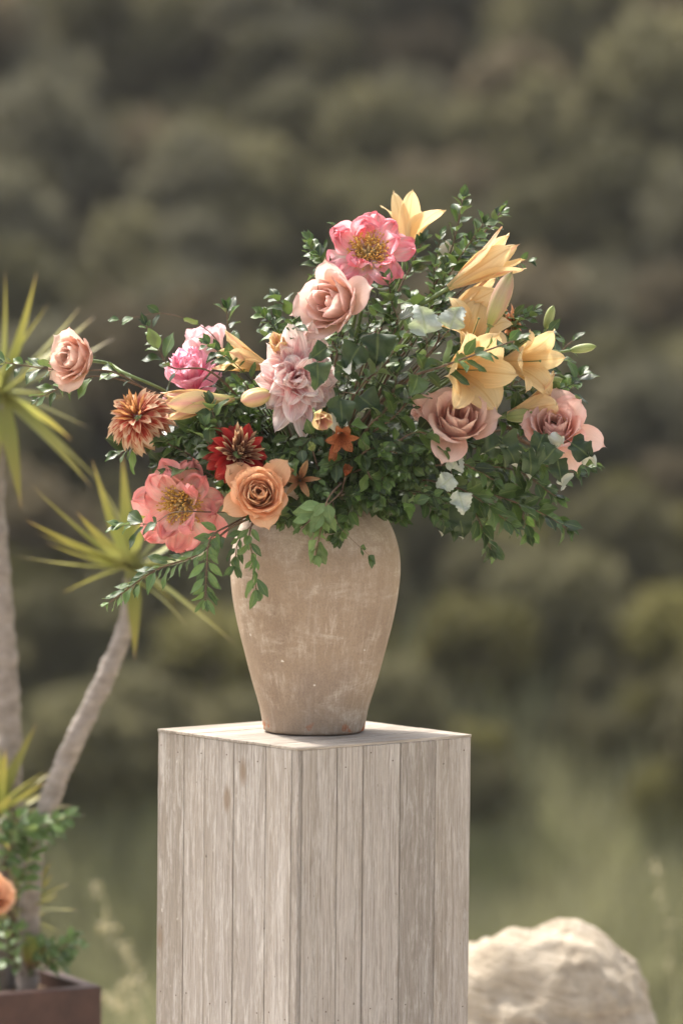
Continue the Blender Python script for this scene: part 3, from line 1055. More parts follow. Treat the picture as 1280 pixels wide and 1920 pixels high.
def lily_bud(root, mat, L, fat=0.16, tipopen=0.0, seed=0):
    rg = random.Random(seed)
    nu, nv = 12, 9
    us = np.linspace(0, 1, nu)
    prof = np.interp(us, [0, 0.05, 0.15, 0.35, 0.6, 0.8, 0.93, 1.0], np.array([0.25, 0.45, 0.72, 0.95, 1.0, 0.82, 0.48, 0.10 + tipopen])) * fat * L
    vs = np.linspace(-1, 1, nv)
    U, V = np.meshgrid(us, vs, indexing='ij')
    for k in range(3):
        g = 1 - 0.16 * np.abs(V) ** 4 + 0.07 * np.exp(-(V / 0.16) ** 2) - 0.05 * np.exp(-((np.abs(V) - 0.33) / 0.14) ** 2)
        rr = prof[:, None] * g
        ang = V * 1.07
        tip = 1 - 0.05 * np.abs(V) ** 2 * sm(0.7, 1, U)
        P = np.stack([rr * np.cos(ang), rr * np.sin(ang), U * L * tip * (1 - 0.02 * k)], -1).reshape(-1, 3)
        A = np.stack([U, V, np.full_like(U, rg.random())], -1).reshape(-1, 3)
        F = [f[::-1] for f in grid_faces(nu, nv)]
        link('petal', mesh('petal', P, F, mat, True, A), root, rz(k * 2.0944))
    V_, F_ = tube([(0, 0, -0.02 * L), (0, 0, 0.03 * L), (0, 0, 0.06 * L)], [0.03 * L, fat * L * 0.42, fat * L * 0.3], 8)
    link('calyx', mesh('calyx', V_, F_, M_STEM), root)


# flower colours
P_BLUSH = petal_mat('blush_rose_petal', [(0.1, '#dcb890'), (0.45, '#e8c2ac'), (0.9, '#edcdbd')], edge=('#dea69c', 0.3), vein=0.10)
P_BLUSH2 = petal_mat('dusty_blush_petal', [(0.1, '#dcae8c'), (0.5, '#e8c6b2'), (0.9, '#eecfc4')], edge=('#e8bcba', 0.6), vein=0.12, trans=0.5)
P_MAUVE = petal_mat('dusty_mauve_petal', [(0.1, '#cc988a'), (0.5, '#dcb4a6'), (0.9, '#e6c6b8')], edge=('#d2a49c', 0.4), vein=0.12, back=('#eaccb8', 0.6))
P_PEACHPINK = petal_mat('peach_pink_petal', [(0.1, '#e8b498'), (0.5, '#efc8b6'), (0.95, '#f2d0c6')], edge=('#e8b2a8', 0.5), vein=0.12)
P_ORANGE = petal_mat('apricot_rose_petal', [(0.1, '#e89a68'), (0.5, '#eeb186'), (0.95, '#f2c49c')], edge=('#e89a74', 0.35), vein=0.10, back=('#f0cca0', 0.7))
P_CORAL = petal_mat('coral_peony_petal', [(0.05, '#faeedc'), (0.35, '#f8e2d4'), (0.65, '#f4c4ba'), (1.0, '#ec9a96')], edge=('#ee9e98', 0.5), vein=0.32, uvar=0.5, trans=0.5)
P_CORALTOP = petal_mat('bright_pink_peony_petal', [(0.05, '#fdf6ee'), (0.35, '#fbe8e2'), (0.65, '#f8c8ca'), (1.0, '#f298a4')], edge=('#f29ca8', 0.5), vein=0.3, uvar=0.5, trans=0.55)
P_HOT = petal_mat('hot_pink_peony_petal', [(0.05, '#f6609a'), (0.4, '#f88ab0'), (0.85, '#fbc4d4')], edge=('#fdd8e2', 0.4), vein=0.32, uvar=0.45, trans=0.6)
P_PALE = petal_mat('pale_pink_peony_petal', [(0.1, '#f2e2d2'), (0.5, '#f6e4de'), (0.95, '#f6d8da')], edge=('#f0b4c0', 0.4), vein=0.2)
P_RUST = petal_mat('rust_dahlia_petal', [(0.05, '#a32c20'), (0.45, '#b84c38'), (0.62, '#cd9070'), (0.85, '#e0c4a4')], edge=('#dcba98', 0.7), vein=0.3, uvar=0.8)
P_RUSTC = petal_mat('rust_dahlia_heart', [(0.1, '#9e6a3c'), (0.6, '#c08a58'), (1.0, '#cf9e70')], vein=0.3)
P_RED = petal_mat('crimson_dahlia_petal', [(0.05, '#7c1216'), (0.5, '#a81f1f'), (0.85, '#b83630'), (1.0, '#c07058')], edge=('#a02222', 0.5), vein=0.35, uvar=0.3)
P_REDC = petal_mat('crimson_dahlia_heart', [(0.05, '#54261e'), (0.5, '#7d4a3a'), (0.8, '#b08a68'), (1.0, '#d4b894')], edge=('#c8a480', 0.7), vein=0.4)
P_PINKD = petal_mat('pink_white_dahlia_petal', [(0.05, '#e4707e'), (0.35, '#eca4a6'), (0.65, '#f3d4d0'), (1.0, '#f8ebe6')], edge=('#f8eeea', 0.6), vein=0.5, uvar=0.55)
P_APRI = petal_mat('apricot_frilled_petal', [(0.1, '#d8824c'), (0.6, '#e0a070'), (1.0, '#e2b08a')], vein=0.3)
P_LILY = petal_mat('yellow_lily_petal', [(0.0, '#dcc07e'), (0.35, '#e8c486'), (0.8, '#ecce98'), (1.0, '#ead0a0')], rib=('#cf9c54', 0.09, 0.5), vein=0.16, rough=0.5, back=('#eed6a8', 0.5), trans=0.4)
P_LILYO = petal_mat('yellow_lily_outer_petal', [(0.0, '#a8a862'), (0.2, '#dec284'), (0.7, '#ebcc96'), (1.0, '#ebd2a4')], rib=('#dc9a84', 0.45, 0.7), vein=0.14, rough=0.5, back=('#eed6a8', 0.3), trans=0.35)
P_BUDPINK = petal_mat('cream_pink_bud_petal', [(0.0, '#8d9a52'), (0.14, '#c4bc78'), (0.5, '#dcc08e'), (1.0, '#e0c690')], rib=('#dc9a92', 0.6, 0.85), vein=0.12, rough=0.42, trans=0.15, uvar=0.1)
P_BUDMAUVE = petal_mat('mauve_green_bud_petal', [(0.0, '#8f9a58'), (0.3, '#aba470'), (0.7, '#b39a7c'), (1.0, '#9c9a62')], rib=('#b28478', 0.5, 0.7), vein=0.14, rough=0.42, trans=0.12, uvar=0.1)
P_BUDGREEN = petal_mat('pale_green_bud_petal', [(0.0, '#85965a'), (0.5, '#a2ab72'), (1.0, '#8c9c58')], rib=('#c3c494', 0.28, 0.7), vein=0.12, rough=0.42, trans=0.12, uvar=0.1)
P_WHITE = petal_mat('cream_white_bud_petal', [(0.0, '#a3ac72'), (0.3, '#d8d4b8'), (1.0, '#e6e0d0')], rib=('#ccc8a0', 0.2, 0.6), vein=0.1)
P_WILT = petal_mat('wilted_orange_petal', [(0.0, '#a05a34'), (0.5, '#b4643c'), (1.0, '#a87048')], vein=0.3, fleck=('#4c2a1c', 0.62))
P_WILTB = petal_mat('withered_brown_petal', [(0.0, '#7c5236'), (0.5, '#966848'), (1.0, '#a88a62')], vein=0.4)
M_STAMEN = plain_mat('golden_stamen', '#c99a44', '#e2bd6c', 200, 0.7, 0.2, 0.2, 0.001)
M_CARPEL = plain_mat('cream_carpel', '#c8b078', '#dcc898', 120, 0.6, 0.3, 0.2, 0.001)

FRONT = (0, -1, 0)

# 1 blush rose reaching out at the far left
r_ = flower_root('rose', 140, 672, -0.06, (-0.62, -0.72, 0.10), 0.030, 'pale blush rose on a long stem reaching out past the dark leaves', 'roses in the bouquet')
rose(r_, P_BLUSH, 0.056, 24, 0.75, 1, tall=1.15)
add_stem(r_, 0.0032, via=[at(235, 700, -0.06), at(330, 745, -0.05), at(470, 850, -0.02)])
# 2 pale globe peony
r_ = flower_root('peony', 378, 626, 0.03, (-0.25, -0.15, 0.95), 0.052, 'pale pink rounded peony behind the hot pink one', 'peonies in the bouquet')
rose(r_, P_PALE, 0.050, 20, 0.12, 2, tall=1.35, heart=0.10, pointy=0)
add_stem(r_, 0.0035)
# 3 hot pink peony
r_ = flower_root('peony', 354, 698, -0.03, (-0.2, -0.42, 0.88), 0.045, 'hot pink ruffled peony above the closed cream lily bud', 'peonies in the bouquet')
peony_open(r_, P_HOT, 0.088, 3, [(9, 0.86, 0.26, 60, 35, 40, 0.7, 0.0), (9, 0.95, 0.24, 50, 18, 16, 0.9, 0.3), (9, 0.95, 0.2, 40, 8, 5, 0.9, 0.1), (7, 0.85, 0.17, 25, 2, 0, 0.8, 0.6),
                                 (4, 0.75, 0.22, 80, 80, 85, 0.5, 0.9)], ruf=0.055)
add_stem(r_, 0.0035)
# 4 rust dahlia
r_ = flower_root('dahlia', 252, 772, -0.10, (-0.42, -0.58, 0.70), 0.016, 'rust orange dahlia with faded tan tips at the left of the bouquet', 'dahlias in the bouquet')
dahlia(r_, P_RUST, 0.077, 120, 4, t0=5, t1=158, wid=0.20, core=0.24, heart_mat=P_RUSTC, heart=0.24, droop=30)
add_stem(r_, 0.003)
# 5 horizontal closed lily bud
r_ = flower_root('lily', 440, 748, -0.13, (-0.97, -0.2, -0.10), 0.0, 'closed cream and pink lily lying level beside the rust dahlia', 'lilies in the bouquet')
lily(r_, P_BUDPINK, 0.132, 0.0, 5, wid=0.17, jit=3, pist=False, angs=[0.12, -0.05, 0.10, -0.02, 0.08, 0.0], narrow=1.0)
add_stem(r_, 0.0026)
# 6 half open lily
r_ = flower_root('lily', 512, 690, -0.06, (-0.90, -0.33, 0.26), 0.0, 'half open yellow lily left of the big pink and white dahlia', 'lilies in the bouquet')
lily(r_, P_LILY, 0.112, 0.35, 6, wid=0.2, mat_out=P_LILYO, angs=[0.35, 0.22, 0.55, 0.3, 0.25, 0.2])
add_stem(r_, 0.0026)
# 7 small end-on bud
r_ = flower_root('lily_bud', 533, 668, -0.13, (-0.25, -0.75, 0.55), 0.0, 'small orange lily tip peeking above the pink and white dahlia', 'lily buds in the bouquet')
lily(r_, P_LILYO, 0.062, 0.12, 7, wid=0.24, pist=False)
add_stem(r_, 0.0022)
# 8 big pink white dahlia
r_ = flower_root('dahlia', 560, 712, -0.16, (0.10, -0.95, 0.05), 0.022, 'large drooping pink and white dahlia in the middle of the bouquet', 'dahlias in the bouquet')
rg8 = random.Random(80)
dahlia(r_, P_PINKD, 0.082, 84, 8, t0=8, t1=108, wid=0.36, core=0.24, heart=0.0, droop=45, cup=0.9, Lmin=0.46, jit=34, ruf=0.085, curl=80, tq=1.6)
for az, L, W, a in ((1.35, 0.125, 0.024, 88), (1.75, 0.122, 0.026, 84), (1.0, 0.10, 0.022, 92), (-1.5, 0.128, 0.020, 84), (-2.0, 0.118, 0.021, 88), (-1.15, 0.10, 0.022, 84), (2.3, 0.098, 0.022, 90), (-1.75, 0.10, 0.024, 75)):
    me = petal_mesh(P_PINKD, L * 0.92, W * 1.08, [(0, a - 40), (0.4, a - 8), (0.75, a), (1, a + rg8.uniform(-50, 45))], 0.7, 12, 9, 0.6, 0.3, 1.8, 1.5, ruf=0.06, point=0.05, rfreq=4, rnd=rg8.random(), rg=rg8)
    # azimuth is measured in the picture plane: local x axis of the root
    link('petal', me, r_, rz(az))
add_stem(r_, 0.0035)
# 9 pink bud
r_ = flower_root('lily_bud', 507, 738, -0.17, (-0.90, -0.35, -0.24), 0.0, 'pink lily bud poking out left of the pink and white dahlia', 'lily buds in the bouquet')
lily_bud(r_, P_BUDPINK, 0.060, 0.30, 0.0, 9)
add_stem(r_, 0.0022, first=0.006, via=[at(520, 745, -0.13), at(550, 790, -0.06)])
# 10 top peony
r_ = flower_root('peony', 690, 478, -0.06, (0.06, -0.86, 0.50), 0.006, 'open bright pink peony with golden stamens at the top', 'peonies in the bouquet')
peony_open(r_, P_CORALTOP, 0.092, 10, [(6, 1.0, 0.30, 72, 76, 80, 0.2, 0.2), (6, 0.94, 0.30, 64, 66, 66, 0.4, 0.75), (5, 0.82, 0.26, 60, 58, 50, 0.6, 0.3), (3, 0.66, 0.22, 60, 60, 40, 0.9, 3.9)],
           stam=(0.22, 0.36), ruf=0.13, m_st=M_STAMEN, m_carp=M_CARPEL)
add_stem(r_, 0.0035)
# 11 big blush rose
r_ = flower_root('rose', 616, 566, -0.16, (-0.58, -0.76, 0.16), 0.040, 'large dusty blush rose below the top pink peony', 'roses in the bouquet')
rose(r_, P_BLUSH2, 0.070, 14, 0.5, 11, tall=1.05, heart=0.13,
     outer=[(0.25, 1.5, 0.56, [(0, 80), (0.35, 62), (0.7, 60), (1, 78)], 0.7), (4.4, 1.35, 0.62, [(0, 80), (0.4, 50), (0.75, 38), (1, 60)], 0.7),
            (1.6, 1.35, 0.55, [(0, 80), (0.4, 45), (0.8, 35), (1, 60)], 0.7)])
add_stem(r_, 0.0035)
# 13 top yellow lily
r_ = flower_root('lily', 756, 480, 0.08, (0.16, 0.25, 0.95), 0.0, 'open yellow lily rising behind the top pink peony', 'lilies in the bouquet')
lily(r_, P_LILY, 0.125, 0.6, 13, wid=0.22, angs=[0.75, 0.35, 0.5, 0.85, 0.6, 0.35])
add_stem(r_, 0.0028)
# 14 white bud
r_ = flower_root('lily_bud', 828, 508, 0.06, (0.22, -0.1, 0.95), 0.0, 'creamy white bud half hidden by the top leafy branch', 'lily buds in the bouquet')
lily_bud(r_, P_WHITE, 0.062, 0.26, 0.05, 14)
add_stem(r_, 0.0024)
# 15 yellow trumpet
r_ = flower_root('lily', 840, 540, -0.08, (0.82, -0.2, 0.52), 0.0, 'half open yellow lily pointing up and outwards on a green stem', 'lilies in the bouquet')
lily(r_, P_LILY, 0.150, 0.3, 15, wid=0.17, mat_out=P_LILYO, angs=[0.16, 0.12, 0.22, 0.1, 0.26, 0.06])
add_stem(r_, 0.0036, via=[at(800, 562, -0.06), at(735, 640, -0.03)])
# 16 lily below it
r_ = flower_root('lily', 832, 592, -0.05, (0.88, -0.25, 0.42), 0.0, 'yellow lily tucked behind the mauve green bud', 'lilies in the bouquet')
lily(r_, P_LILY, 0.120, 0.22, 16, wid=0.2, mat_out=P_LILYO)
add_stem(r_, 0.003)
# 17 mauve green bud
r_ = flower_root('lily_bud', 917, 612, -0.14, (0.36, -0.1, 0.92), 0.0, 'tall mauve green lily bud standing among the yellow lilies', 'lily buds in the bouquet')
lily_bud(r_, P_BUDMAUVE, 0.110, 0.165, 0.0, 17)
add_stem(r_, 0.0028, via=[at(880, 690, -0.02)])
# 18 frilled apricot flower
r_ = flower_root('carnation', 960, 606, 0.0, (0.75, -0.1, 0.3), 0.01, 'frilled apricot flower half hidden behind the mauve green bud', 'small filler blooms')
dahlia(r_, P_APRI, 0.046, 40, 18, t0=5, t1=110, wid=0.34, core=0.2, heart=0.0, droop=20, cup=0.6)
add_stem(r_, 0.0022)
# 19 front yellow lily
r_ = flower_root('lily', 842, 690, -0.13, (0.50, -0.84, -0.05), 0.0, 'wide open yellow lily facing front behind the brown leafy twig', 'lilies in the bouquet')
lily(r_, P_LILY, 0.138, 0.85, 19, wid=0.29, curl=15, angs=[0.8, 0.85, 0.75, 0.7, 0.8, 0.85])
add_stem(r_, 0.003)
r_ = flower_root('lily', 868, 664, -0.09, (0.30, -0.60, 0.72), 0.0, 'pale yellow lily with curled back petals behind the brown leafy twig', 'lilies in the bouquet')
lily(r_, P_LILY, 0.118, 0.9, 191, wid=0.25, curl=40)
add_stem(r_, 0.003)
# 20 back right lily
r_ = flower_root('lily', 940, 676, -0.08, (0.62, -0.55, -0.02), 0.0, 'deep yellow lily drooping below the green buds', 'lilies in the bouquet')
lily(r_, P_LILY, 0.122, 0.75, 20, wid=0.22, curl=15)
add_stem(r_, 0.003)
# 22 right trumpet lily
r_ = flower_root('lily', 950, 778, -0.09, (0.93, -0.15, 0.30), 0.0, 'yellow lily with a curled pink tip behind the peach pink rose', 'lilies in the bouquet')
lily(r_, P_LILY, 0.120, 0.42, 22, wid=0.18, mat_out=P_LILYO, curl=30)
add_stem(r_, 0.003)

# green lily buds, each on its own short stalk from one forked stem
for i, (bx, by, f, L, fat, via, lab) in enumerate((
        (1022, 617, (0.30, -0.15, 0.94), 0.047, 0.24, [(1014, 650), (1003, 668), (960, 705)], 'small upright green lily bud, topmost of the green buds'),
        (1068, 657, (0.97, -0.1, 0.16), 0.050, 0.22, [(1050, 661), (1005, 672), (962, 706)], 'slim green lily bud sticking out farthest from the bouquet'),
        (1014, 671, (0.93, -0.25, 0.30), 0.038, 0.30, [(1005, 673), (985, 688), (958, 708)], 'short plump green lily bud in the fork of the green stem'),
        (958, 668, (0.62, -0.3, 0.62), 0.058, 0.34, [(950, 690), (930, 720)], 'opening pale green lily bud above the deep yellow lily'),
        (1004, 728, (0.93, -0.2, 0.34), 0.054, 0.26, [(985, 729), (960, 725), (930, 735)], 'green lily bud level with the deep yellow lily'),
        (948, 782, (0.95, -0.25, 0.12), 0.055, 0.30, [(935, 782), (915, 770), (880, 760)], 'green lily bud right of the mauve rose'))):
    Yb = -0.05 if i < 5 else -0.1
    r_ = flower_root('lily_bud', bx, by, Yb, f, 0.0, lab, 'lily buds in the bouquet')
    lily_bud(r_, P_BUDGREEN, L, fat * 0.8, 0.03, 60 + i)
    add_stem(r_, 0.0022, via=[at(a, b, Yb) for a, b in via])

# 23 mauve rose
r_ = flower_root('rose', 862, 782, -0.20, (0.12, -0.80, 0.50), 0.040, 'dusty mauve rose under the yellow lilies', 'roses in the bouquet')
rose(r_, P_MAUVE, 0.068, 15, 0.75, 23, tall=1.05, heart=0.13,
     outer=[(2.7, 1.5, 0.42, [(0, 80), (0.4, 66), (0.75, 66), (1, 50)], 0.8), (4.3, 1.4, 0.55, [(0, 80), (0.4, 70), (0.8, 75), (1, 95)], 0.7)])
add_stem(r_, 0.0035)
r_ = flower_root('rose_bud', 786, 772, -0.18, (-0.75, -0.5, -0.2), 0.012, 'small salmon pink bud left of the mauve rose', 'small filler blooms')
rose(r_, P_PEACHPINK, 0.020, 8, 0.25, 25, tall=1.3)
add_stem(r_, 0.0018)
# 24 peach pink rose right
r_ = flower_root('rose', 1040, 800, -0.13, (-0.05, -0.80, 0.48), 0.035, 'peach pink rose at the far end above the ivy leaves', 'roses in the bouquet')
rose(r_, P_PEACHPINK, 0.064, 20, 0.8, 24, tall=1.1,
     outer=[(-0.3, 1.5, 0.5, [(0, 80), (0.4, 66), (0.75, 85), (1, 120)], 0.6), (3.4, 1.3, 0.5, [(0, 80), (0.4, 40), (0.75, 30), (1, 60)], 0.6), (5.2, 1.35, 0.55, [(0, 80), (0.4, 66), (0.75, 95), (1, 130)], 0.6)])
add_stem(r_, 0.0035, M_TWIG, via=[at(985, 830, -0.05), at(900, 806, -0.05)])
# 26 crimson dahlia
r_ = flower_root('dahlia', 450, 846, -0.21, (0.25, -0.82, 0.38), 0.018, 'dark crimson dahlia with tan curled heart above the apricot rose', 'dahlias in the bouquet')
dahlia(r_, P_RED, 0.070, 100, 26, t0=5, t1=135, wid=0.22, core=0.24, heart_mat=P_REDC, heart=0.42, droop=22, Lmin=0.34)
add_stem(r_, 0.003)
# 27 apricot rose
r_ = flower_root('rose', 486, 924, -0.25, (-0.06, -0.95, 0.20), 0.034, 'apricot rose with a tight spiral heart at the vase rim', 'roses in the bouquet')
rose(r_, P_ORANGE, 0.056, 32, 0.66, 27, tall=0.95, heart=0.05,
     outer=[(0.9, 1.5, 0.50, [(0, 82), (0.35, 55), (0.7, 58), (1, 125)], 0.5), (2.45, 1.5, 0.50, [(0, 82), (0.35, 56), (0.7, 60), (1, 125)], 0.5),
            (3.6, 1.4, 0.5, [(0, 82), (0.35, 52), (0.7, 60), (1, 115)], 0.55), (5.0, 1.4, 0.55, [(0, 82), (0.35, 45), (0.7, 50), (1, 95)], 0.55)])
add_stem(r_, 0.0035)
# 28 coral peony lower left
r_ = flower_root('peony', 343, 945, -0.14, (-0.30, -0.92, -0.10), 0.008, 'coral peony with golden stamens hanging at the lower left', 'peonies in the bouquet')
peony_open(r_, P_CORAL, 0.096, 28, [(7, 0.98, 0.33, 72, 80, 84, 0.3, 0.25), (6, 0.92, 0.30, 66, 66, 62, 0.5, 0.7), (4, 0.90, 0.30, 60, 50, 34, 0.8, 0.9)],
           stam=(0.22, 0.36), ruf=0.12, m_st=M_STAMEN, m_carp=M_CARPEL)
add_stem(r_, 0.0035)
# 29 tulip-like bud
r_ = flower_root('lily_bud', 592, 774, -0.24, (0.35, -0.80, -0.35), 0.0, 'plump cream and pink bud opening under the pink and white dahlia', 'lily buds in the bouquet')
lily(r_, P_BUDPINK, 0.052, 0.14, 29, wid=0.36, pist=False, jit=3)
add_stem(r_, 0.0024, first=0.01, via=[at(588, 768, -0.18), at(590, 800, -0.08)])
# 30 wilted blooms
for i, (bx, by, f, L, o, mt, lab, nm, wd) in enumerate((
        (640, 815, (0.05, -0.8, -0.4), 0.050, 0.95, P_WILT, 'wilted spotted orange lily below the plump cream bud', 'lily', 0.2),
        (562, 900, (0.0, -0.9, 0.1), 0.060, 0.98, P_WILTB, 'withered brown star shaped flower right of the apricot rose', 'lily', 0.11),
        (624, 842, (0.0, -0.4, -0.9), 0.035, 0.1, P_WILT, 'single spotted rust coloured bud hanging below the wilted lily', 'lily_bud', 0.2),
        (650, 884, (0.2, -0.6, 0.7), 0.026, 0.25, P_WILT, 'tiny orange bud with green base above the vase rim', 'lily_bud', 0.3),
        (584, 838, (-0.2, -0.7, 0.7), 0.022, 0.1, P_BUDGREEN, 'tiny pale green bud below the pink and white dahlia', 'lily_bud', 0.35))):
    r_ = flower_root(nm, bx, by, -0.21, f, 0.012, lab, 'small filler blooms')
    lily(r_, mt, L, o, 90 + i, wid=wd, pist=False, jit=14)
    add_stem(r_, 0.0016, M_TWIG)


# ------------------------------------------------------------------ greenery
RG = random.Random(77)


def S(pxs, Y, label, **kw):
    """sprig through picture-measured points, each at its own depth"""
    pts = [at(p[0], p[1], p[2] if len(p) > 2 else Y) for p in pxs]
    kw.setdefault('rg', RG)
    kw['leaf'] = kw.get('leaf', 0.03) * 1.14
    kw.setdefault('group', 'leafy sprigs in the bouquet')
    return sprig(pts, label, **kw)


S([(330, 770), (220, 700), (120, 695), (10, 680)], -0.05, 'long dark leafy sprig reaching out behind the blush rose', leaf=0.034, gap=0.015, start=0.30, r=0.002)
S([(300, 740), (180, 705), (75, 745)], -0.03, 'short leafy sprig hanging below the blush rose', leaf=0.032, gap=0.016, start=0.55)
S([(400, 700), (325, 690), (300, 660), (275, 612)], -0.08, 'dark leafy sprig standing left of the hot pink peony', leaf=0.032, gap=0.015, start=0.4)
S([(430, 680), (390, 620), (310, 588), (225, 600)], -0.04, 'thin bare twig with a few leaves arching over the pale peony', leaf=0.030, gap=0.055, start=0.38, r=0.0011, tipn=3)
S([(455, 680), (430, 620), (425, 580)], 0.03, 'leafy sprig rising behind the pale pink peony', leaf=0.032, gap=0.014, start=0.35)
S([(560, 650), (545, 590), (520, 560)], -0.02, 'leafy sprig left of the large dusty blush rose', leaf=0.034, gap=0.016, start=0.4)
S([(510, 690), (498, 640), (487, 585)], -0.02, 'wispy twig between the half open lily and the pink dahlia', leaf=0.022, gap=0.05, start=0.55, r=0.0009, tipn=1)
S([(630, 560), (605, 490), (585, 455)], 0.02, 'leafy sprig left of the top pink peony', leaf=0.034, gap=0.014, start=0.35)
S([(680, 500), (650, 440), (632, 425)], 0.07, 'leaf tip showing behind the top pink peony', leaf=0.026, gap=0.02, start=0.6)
S([(800, 560), (845, 470), (868, 372)], 0.03, 'tallest leafy branch at the top of the bouquet', leaf=0.031, gap=0.012, start=0.15, r=0.0022)
S([(800, 560), (880, 470), (938, 398)], 0.05, 'leafy branch leaning right of the tallest branch', leaf=0.030, gap=0.012, start=0.15, r=0.002)
S([(820, 560), (850, 500), (905, 420)], 0.0, 'leafy branch between the two tallest branches', leaf=0.030, gap=0.012, start=0.2, r=0.002)
S([(850, 560), (930, 500), (988, 490)], 0.05, 'leafy tip behind the upper yellow lily trumpet', leaf=0.028, gap=0.014, start=0.4)
S([(740, 560), (770, 500), (790, 455)], 0.04, 'leafy sprig below the top yellow lily', leaf=0.033, gap=0.014, start=0.2)
S([(740, 620), (735, 570), (728, 530)], -0.12, 'upright leafy sprig right of the round blush petal', leaf=0.036, gap=0.014, start=0.2)
S([(760, 715, -.20), (820, 690, -.25), (890, 665, -.26), (965, 638, -.25)], -0.24, 'brown leafy twig crossing in front of the yellow lilies', leaf=0.036, gap=0.018, start=0.15, r=0.0026, tape=0.3)
S([(960, 720), (1030, 680), (1060, 650), (1072, 640)], 0.06, 'leafy sprig behind the green lily buds', leaf=0.034, gap=0.018, start=0.5)
S([(960, 800), (1050, 750), (1085, 705)], 0.06, 'leafy sprig behind the curled yellow lily', leaf=0.034, gap=0.017, start=0.4)
S([(820, 640), (790, 590), (770, 560)], -0.04, 'leafy sprig above the silver leaves', leaf=0.032, gap=0.014, start=0.15)
# centre
for px_, lab in (
        ([(740, 780), (770, 740), (800, 690)], 'dense dark sprig in the middle left of the yellow lilies'),
        ([(690, 800), (730, 760), (745, 700)], 'dense dark sprig under the large poplar leaf'),
        ([(680, 850), (705, 840), (745, 850)], 'bright leafy rosette in the lower middle of the bouquet'),
        ([(680, 880), (700, 900), (730, 890)], 'small leafy rosette just above the vase rim'),
        ([(680, 720), (715, 690), (765, 620)], 'leafy sprig right of the large poplar leaf'),
        ([(740, 830), (790, 810), (840, 850)], 'dark leafy sprig left of the mauve rose')):
    S(px_, -0.20, lab, leaf=0.033, gap=0.011, start=0.0)
# left middle
for px_, lab, Y in (
        ([(450, 830), (410, 800), (395, 760)], 'leafy sprig under the closed cream lily', -0.17),
        ([(430, 860), (390, 830), (385, 800)], 'grey green leaf cluster left of the crimson dahlia', -0.19),
        ([(400, 890), (350, 850), (310, 830)], 'dark leafy sprig right of the rust dahlia', -0.12),
        ([(420, 900), (370, 880), (320, 885)], 'leafy sprig lying over the coral peony', -0.15),
        ([(350, 850), (300, 815), (225, 850)], 'few dark leaves peeking out under the rust dahlia', -0.06)):
    S(px_, Y, lab, leaf=0.036, gap=0.014, start=0.15)
# lower left fronds
S([(440, 985, -.20), (370, 1040, -.22), (290, 1070, -.22), (205, 1130, -.22)], -0.2, 'long drooping frond of slim leaves, lowest at the left', kind='frond', leaf=0.031, gap=0.012, start=0.12, mode='opp', r=0.0022, spread=50)
S([(430, 985, -.20), (395, 1010, -.24), (388, 1060, -.25), (385, 1125, -.25)], -0.2, 'frond of slim leaves hanging straight down beside the vase', kind='frond', leaf=0.031, gap=0.012, start=0.2, mode='flat', spread=62)
S([(490, 960, -.18), (468, 1000, -.24), (475, 1050, -.25), (480, 1105, -.25)], -0.2, 'leafy frond hanging in front of the vase shoulder', kind='frond', leaf=0.033, gap=0.014, start=0.35, mode='opp', spread=50)
S([(500, 965, -.18), (450, 1010, -.2), (440, 1060, -.21)], -0.2, 'small leaf cluster hanging where the vase meets the fronds', kind='frond', leaf=0.030, gap=0.014, start=0.45, mode='opp')
S([(420, 960, -.15), (330, 960, -.24), (290, 980, -.24), (232, 985, -.23)], -0.2, 'dark leaf cluster on a thin twig in front of the coral peony', leaf=0.042, gap=0.020, start=0.72, r=0.0012, tipn=4)
S([(640, 905, -.2), (615, 935, -.26), (603, 985, -.26), (592, 1040, -.25)], -0.2, 'pale green leafy sprig hanging at the front of the vase', kind='light', leaf=0.034, gap=0.016, start=0.45, mode='flat', spread=48)
S([(640, 920, -.2), (610, 950, -.25), (565, 990, -.25)], -0.2, 'small pale side sprig at the front of the vase', kind='light', leaf=0.028, gap=0.016, start=0.55, mode='flat')
S([(620, 930, -.2), (635, 985, -.22), (690, 1040, -.21)], -0.2, 'thin twig with three dark leaves hanging over the vase', leaf=0.034, gap=0.03, start=0.85, r=0.0008, tipn=3)
# right lower mass
for px_, lab, Y in (
        ([(800, 900), (930, 930), (1010, 960), (1062, 990)], 'dark leafy branch hanging lowest at the right', -0.02),
        ([(800, 910), (880, 950), (920, 1030)], 'dark leafy branch drooping right of the vase', -0.05),
        ([(780, 900), (870, 920), (960, 985)], 'dark leafy branch between the two drooping ones', -0.10),
        ([(850, 880), (960, 880), (1040, 930)], 'dark leafy branch under the ivy leaves', 0.0),
        ([(900, 840), (1010, 870), (1075, 885)], 'bright leaf tips behind the ivy leaves', 0.02),
        ([(770, 920), (810, 930), (850, 985)], 'dark leafy branch nearest the vase rim', -0.12),
        ([(850, 870), (890, 880), (925, 900)], 'olive leafy sprig beside the hanging white leaves', -0.18),
        ([(900, 870), (960, 920), (990, 1000)], 'dark leafy twig in the lower right fringe', 0.03)):
    S(px_, Y, lab, leaf=0.036, gap=0.012, start=0.10, r=0.002)


